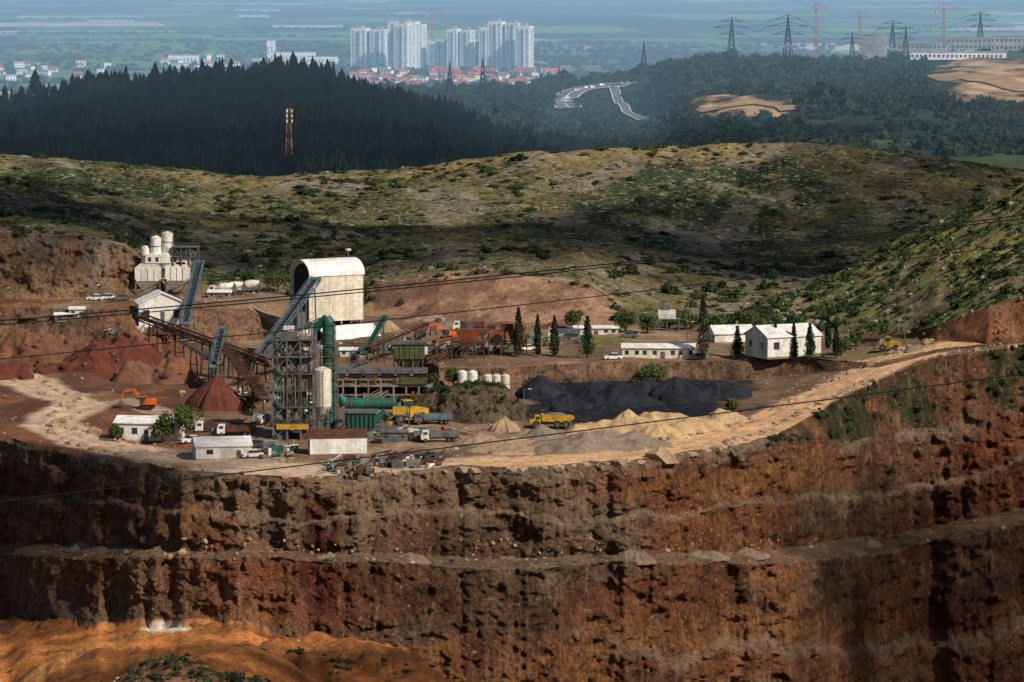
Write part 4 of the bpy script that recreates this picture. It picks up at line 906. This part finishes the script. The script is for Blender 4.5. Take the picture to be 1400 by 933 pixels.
def block(name,u,v,w,h,dp,m,S=H4,nf=2):
    p=S.at(u,v); s=mpp(p); b=Bd(); b.box(-w/2,w/2,0,dp,0,h,m); b.box(-w/2-.5,w/2+.5,-.5,dp+.5,h,h+1,M_hs)
    for j in range(nf): 
        for i in range(int(w/6)): b.box(-w/2+6*i+1.5,-w/2+6*i+4.5,-.4,0,h*(j+.35)/nf,h*(j+.7)/nf,M_hg)
    b.finish(name,p,s,-8)
block('factory_building',1262,76,70,16,50,M_hs); block('factory_building',1350,68,110,16,50,M_hs); block('factory_building',1310,82,130,10,30,M_hw,nf=1); block('concrete_water_tower',1193,84,36,36,30,M_hs,nf=0); block('factory_building',1385,70,60,20,40,M_hs); block('factory_building',1040,86,40,5,20,M_hs,nf=1)
def pylon(u,vb,vt,S=H4,arms=True,mat=M_hst,name='electricity_pylon',d=None,k=1.0):
    p=D(u,vb,d) if d else S.at(u,vb); h=(vb-vt)*mpp(p); b=Bd(); w=h*.11; t=(h*.006+.25)*k
    for sx in (-1,1):
        for sy in (-1,1): b.beam((sx*w,sy*w,-3),(sx*w*.2,sy*w*.2,h*.75),t,mat); b.beam((sx*w*.2,sy*w*.2,h*.75),(0,0,h),t,mat)
    for i in range(7):
        z0=h*.75*i/7; z1=h*.75*(i+1)/7; a=w*(1-.8*i/7); c=w*(1-.8*(i+1)/7)
        for sy in (-1,1): b.beam((-a,sy*a,z0),(c,sy*c,z1),t*.7,mat); b.beam((a,sy*a,z0),(-c,sy*c,z1),t*.7,mat)
    if arms:
        for z,l in ((.62,.3),(.78,.42),(.92,.26)):
            for sg in (-1,1): b.beam((0,0,h*z),(sg*l*h,0,h*z-.5),t,mat); b.beam((0,0,h*(z+.07)),(sg*l*h,0,h*z-.5),t*.8,mat)
    b.finish(name,p,1,12); return p,h
tips=[]
for a_ in ((1000,84,24),(1077,90,20),(1220,80,28),(1340,64,12),(1165,86,44)): tips.append(pylon(*a_))
pylon(1238,80,36); pylon(880,104,56,arms=False,name='lattice_mast')
pylon(660,150,80,S=None,arms=False,name='lattice_mast',d=2900,mat=M_hst); pylon(615,145,84,S=None,arms=False,name='lattice_mast',d=2900)
for i,j in ((0,1),(1,4),(4,2),(2,3)):
    for zz,l in ((.62,.3),(.78,.42),(.92,.26)):
        A=tips[i][0]+Vector((tips[i][1]*l,0,tips[i][1]*zz)); Bq=tips[j][0]+Vector((-tips[j][1]*l,0,tips[j][1]*zz)); b=Bd(); P=[A.lerp(Bq,t/10)-Vector((0,0,9*4*(t/10)*(1-t/10)*.5)) for t in range(11)]
        for a1,a2 in zip(P[:-1],P[1:]): b.beam(a1,a2,.2,M_hst)
        b.finish('power_line')
b=Bd(); h=16.5
for k in range(6):
    z0,z1=k*h/6,(k+1)*h/6; mt=M_rustb if k%2==0 else M_conc; w0=1.1-.5*k/6; w1=1.1-.5*(k+1)/6
    cs=[(-1,-1),(1,-1),(1,1),(-1,1)]
    for (sx,sy),(tx,ty) in zip(cs,cs[1:]+cs[:1]): b.beam((sx*w0,sy*w0,z0),(sx*w1,sy*w1,z1),.12,mt); b.beam((sx*w0,sy*w0,z0),(tx*w1,ty*w1,z1),.07,mt); b.beam((sx*w1,sy*w1,z1),(tx*w1,ty*w1,z1),.07,mt)
for z in (12.6,14.4,16.2):
    for a in range(3): b.box(math.cos(a*2.1)*1.2-.2,math.cos(a*2.1)*1.2+.2,math.sin(a*2.1)*1.2-.2,math.sin(a*2.1)*1.2+.2,z-1.1,z,M_white)
b.finish('radio_mast',D(395,212,1365))
def crane(u,vb,vt,jl,d):
    p=D(u,vb,d); s=mpp(p); h=(vb-vt)*s; b=Bd(); w=1.0
    for sx in (-w,w):
        for sy in (-w,w): b.beam((sx,sy,0),(sx,sy,h+2),.35,M_hred)
    for k in range(14): b.beam((-w,-w,h*k/14),(w,-w,h*(k+1)/14),.3,M_hred)
    b.beam((0,0,h),(0,0,h+8),.8,M_hred)
    b.beam((-jl*s*.35,0,h),(jl*s,0,h),.8,M_hred); b.beam((0,0,h+8),(jl*s*.7,0,h+.5),.35,M_hst); b.beam((0,0,h+8),(-jl*s*.33,0,h+.5),.35,M_hst); b.box(-jl*s*.35,-jl*s*.25,-1.5,1.5,h-4,h,M_hs); b.finish('tower_crane',p,1,8)
crane(591,60,20,26,5500); crane(1115,85,14,24,4200); crane(1290,70,14,34,4200); crane(1175,80,24,20,4600)
for u,v,h in ((5,430,36),(128,430,40),(350,400,36),(1237,468,66),(1015,445,30),(648,458,26),(790,460,26),(940,470,30),(716,590,58)):
    p=T.at(u,v); s=mpp(p); b=Bd(); b.cyl((0,0,-.5),(0,0,h*s),.12,.07,M_grey,8); b.beam((0,0,h*s),(1.2,0,h*s+.1),.1,M_grey); b.box(.9,1.6,-.15,.15,h*s-.02,h*s+.14,M_white); b.finish('street_lamp',p)
def cable(pts,d,r=.028):
    pts=np.array(pts,float); us=np.linspace(-500,1900,90); co=np.polyfit(pts[:,0],pts[:,1],2); vs=np.polyval(co,us); b=Bd(); P=[D(u,v,d) for u,v in zip(us,vs)]
    for a,c in zip(P[:-1],P[1:]): b.cyl(a,c,r,r,M_wire,6,False)
    b.finish('power_line')
cable([(0,440),(400,401),(700,376),(1000,345),(1400,293)],220,.040); cable([(0,446),(400,405),(700,380),(1000,349),(1400,297)],222,.036)
cable([(0,493),(300,458),(700,420),(1000,385),(1400,333)],215,.030); cable([(0,685),(400,640),(700,600),(1050,556),(1400,512)],210,.036)
# ---------------------------------------------------------------- light
EL=40;AZ=132
sv=Vector((math.cos(math.radians(EL))*math.sin(math.radians(AZ)),math.cos(math.radians(EL))*math.cos(math.radians(AZ)),math.sin(math.radians(EL))))
L=bpy.data.lights.new('sun','SUN'); L.energy=4.9; L.angle=math.radians(.53); L.color=(1,.90,.76); lo=link(bpy.data.objects.new('sun',L)); lo.rotation_euler=sv.to_track_quat('Z','Y').to_euler()
# added, unseen sun blockers shaped like thin cumulus, shading chosen ground areas
m,nt,b_,out=base_mat('blocker_translucent'); df=nt.nodes.new('ShaderNodeBsdfDiffuse'); df.inputs[0].default_value=(.9,.9,.9,1); tr=nt.nodes.new('ShaderNodeBsdfTransparent'); mx=nt.nodes.new('ShaderNodeMixShader')
nt.links.new(mrange(nt,noise(nt,posvec(nt,(1,1,1)),.05,2,.6),.35,.65,.84,.62),mx.inputs[0]); nt.links.new(df.outputs[0],mx.inputs[1]); nt.links.new(tr.outputs[0],mx.inputs[2]); nt.links.new(mx.outputs[0],out.inputs[0]); M_blocker=m
def cloud_blocker(c,rx,ry,seed):
    H=430; k=(H-c.z)/sv.z; c=c+sv*k; Vs=[];Fs=[];n=0
    for q,(f,h) in enumerate(((1.15,16),(.8,10))):
        V,Fc=ico(5,seed+q,0); nn=1+.5*fbm(V[:,0]*2+seed,V[:,1]*2,V[:,2]*2,4,seed+q); V=V*nn[:,None]*np.array([rx*f,ry*f,h]); Vs.append(V+np.array(c)); Fs.append(Fc+n); n+=len(V)
    make_mesh('cloud_blocker',np.vstack(Vs),np.vstack(Fs),[M_blocker],None,None,True)
cloud_blocker(D(540,345,1130),150,58,1); cloud_blocker(D(-70,285,1090),50,110,2); cloud_blocker(Vector((112,775,-28)),52,44,3); cloud_blocker(Vector((55,655,-48)),115,34,4)
cloud_blocker(Vector((-108,735,-22)),26,26,5); cloud_blocker(D(250,160,2100),260,240,6); cloud_blocker(D(1400,235,1260),60,90,7); cloud_blocker(D(980,310,1180),60,50,8)
w=bpy.data.worlds.new('World'); bpy.context.scene.world=w; w.use_nodes=True; nt=w.node_tree; nt.nodes.clear()
sk=nt.nodes.new('ShaderNodeTexSky'); sk.sky_type='NISHITA'; sk.sun_disc=False; sk.sun_elevation=math.radians(EL); sk.sun_rotation=math.radians(AZ)
bg=nt.nodes.new('ShaderNodeBackground'); bg.inputs[1].default_value=.05; ow=nt.nodes.new('ShaderNodeOutputWorld'); nt.links.new(sk.outputs[0],bg.inputs[0]); nt.links.new(bg.outputs[0],ow.inputs[0])
cam=bpy.data.cameras.new('camera'); co=link(bpy.data.objects.new('camera',cam)); cam.lens=135; cam.sensor_width=36; cam.clip_start=1; cam.clip_end=200000
co.location=(0,0,CZ); co.rotation_euler=(math.pi/2-PITCH,0,0); bpy.context.scene.camera=co
sc=bpy.context.scene; sc.view_settings.view_transform='Standard'; sc.view_settings.look='None'; sc.view_settings.exposure=0
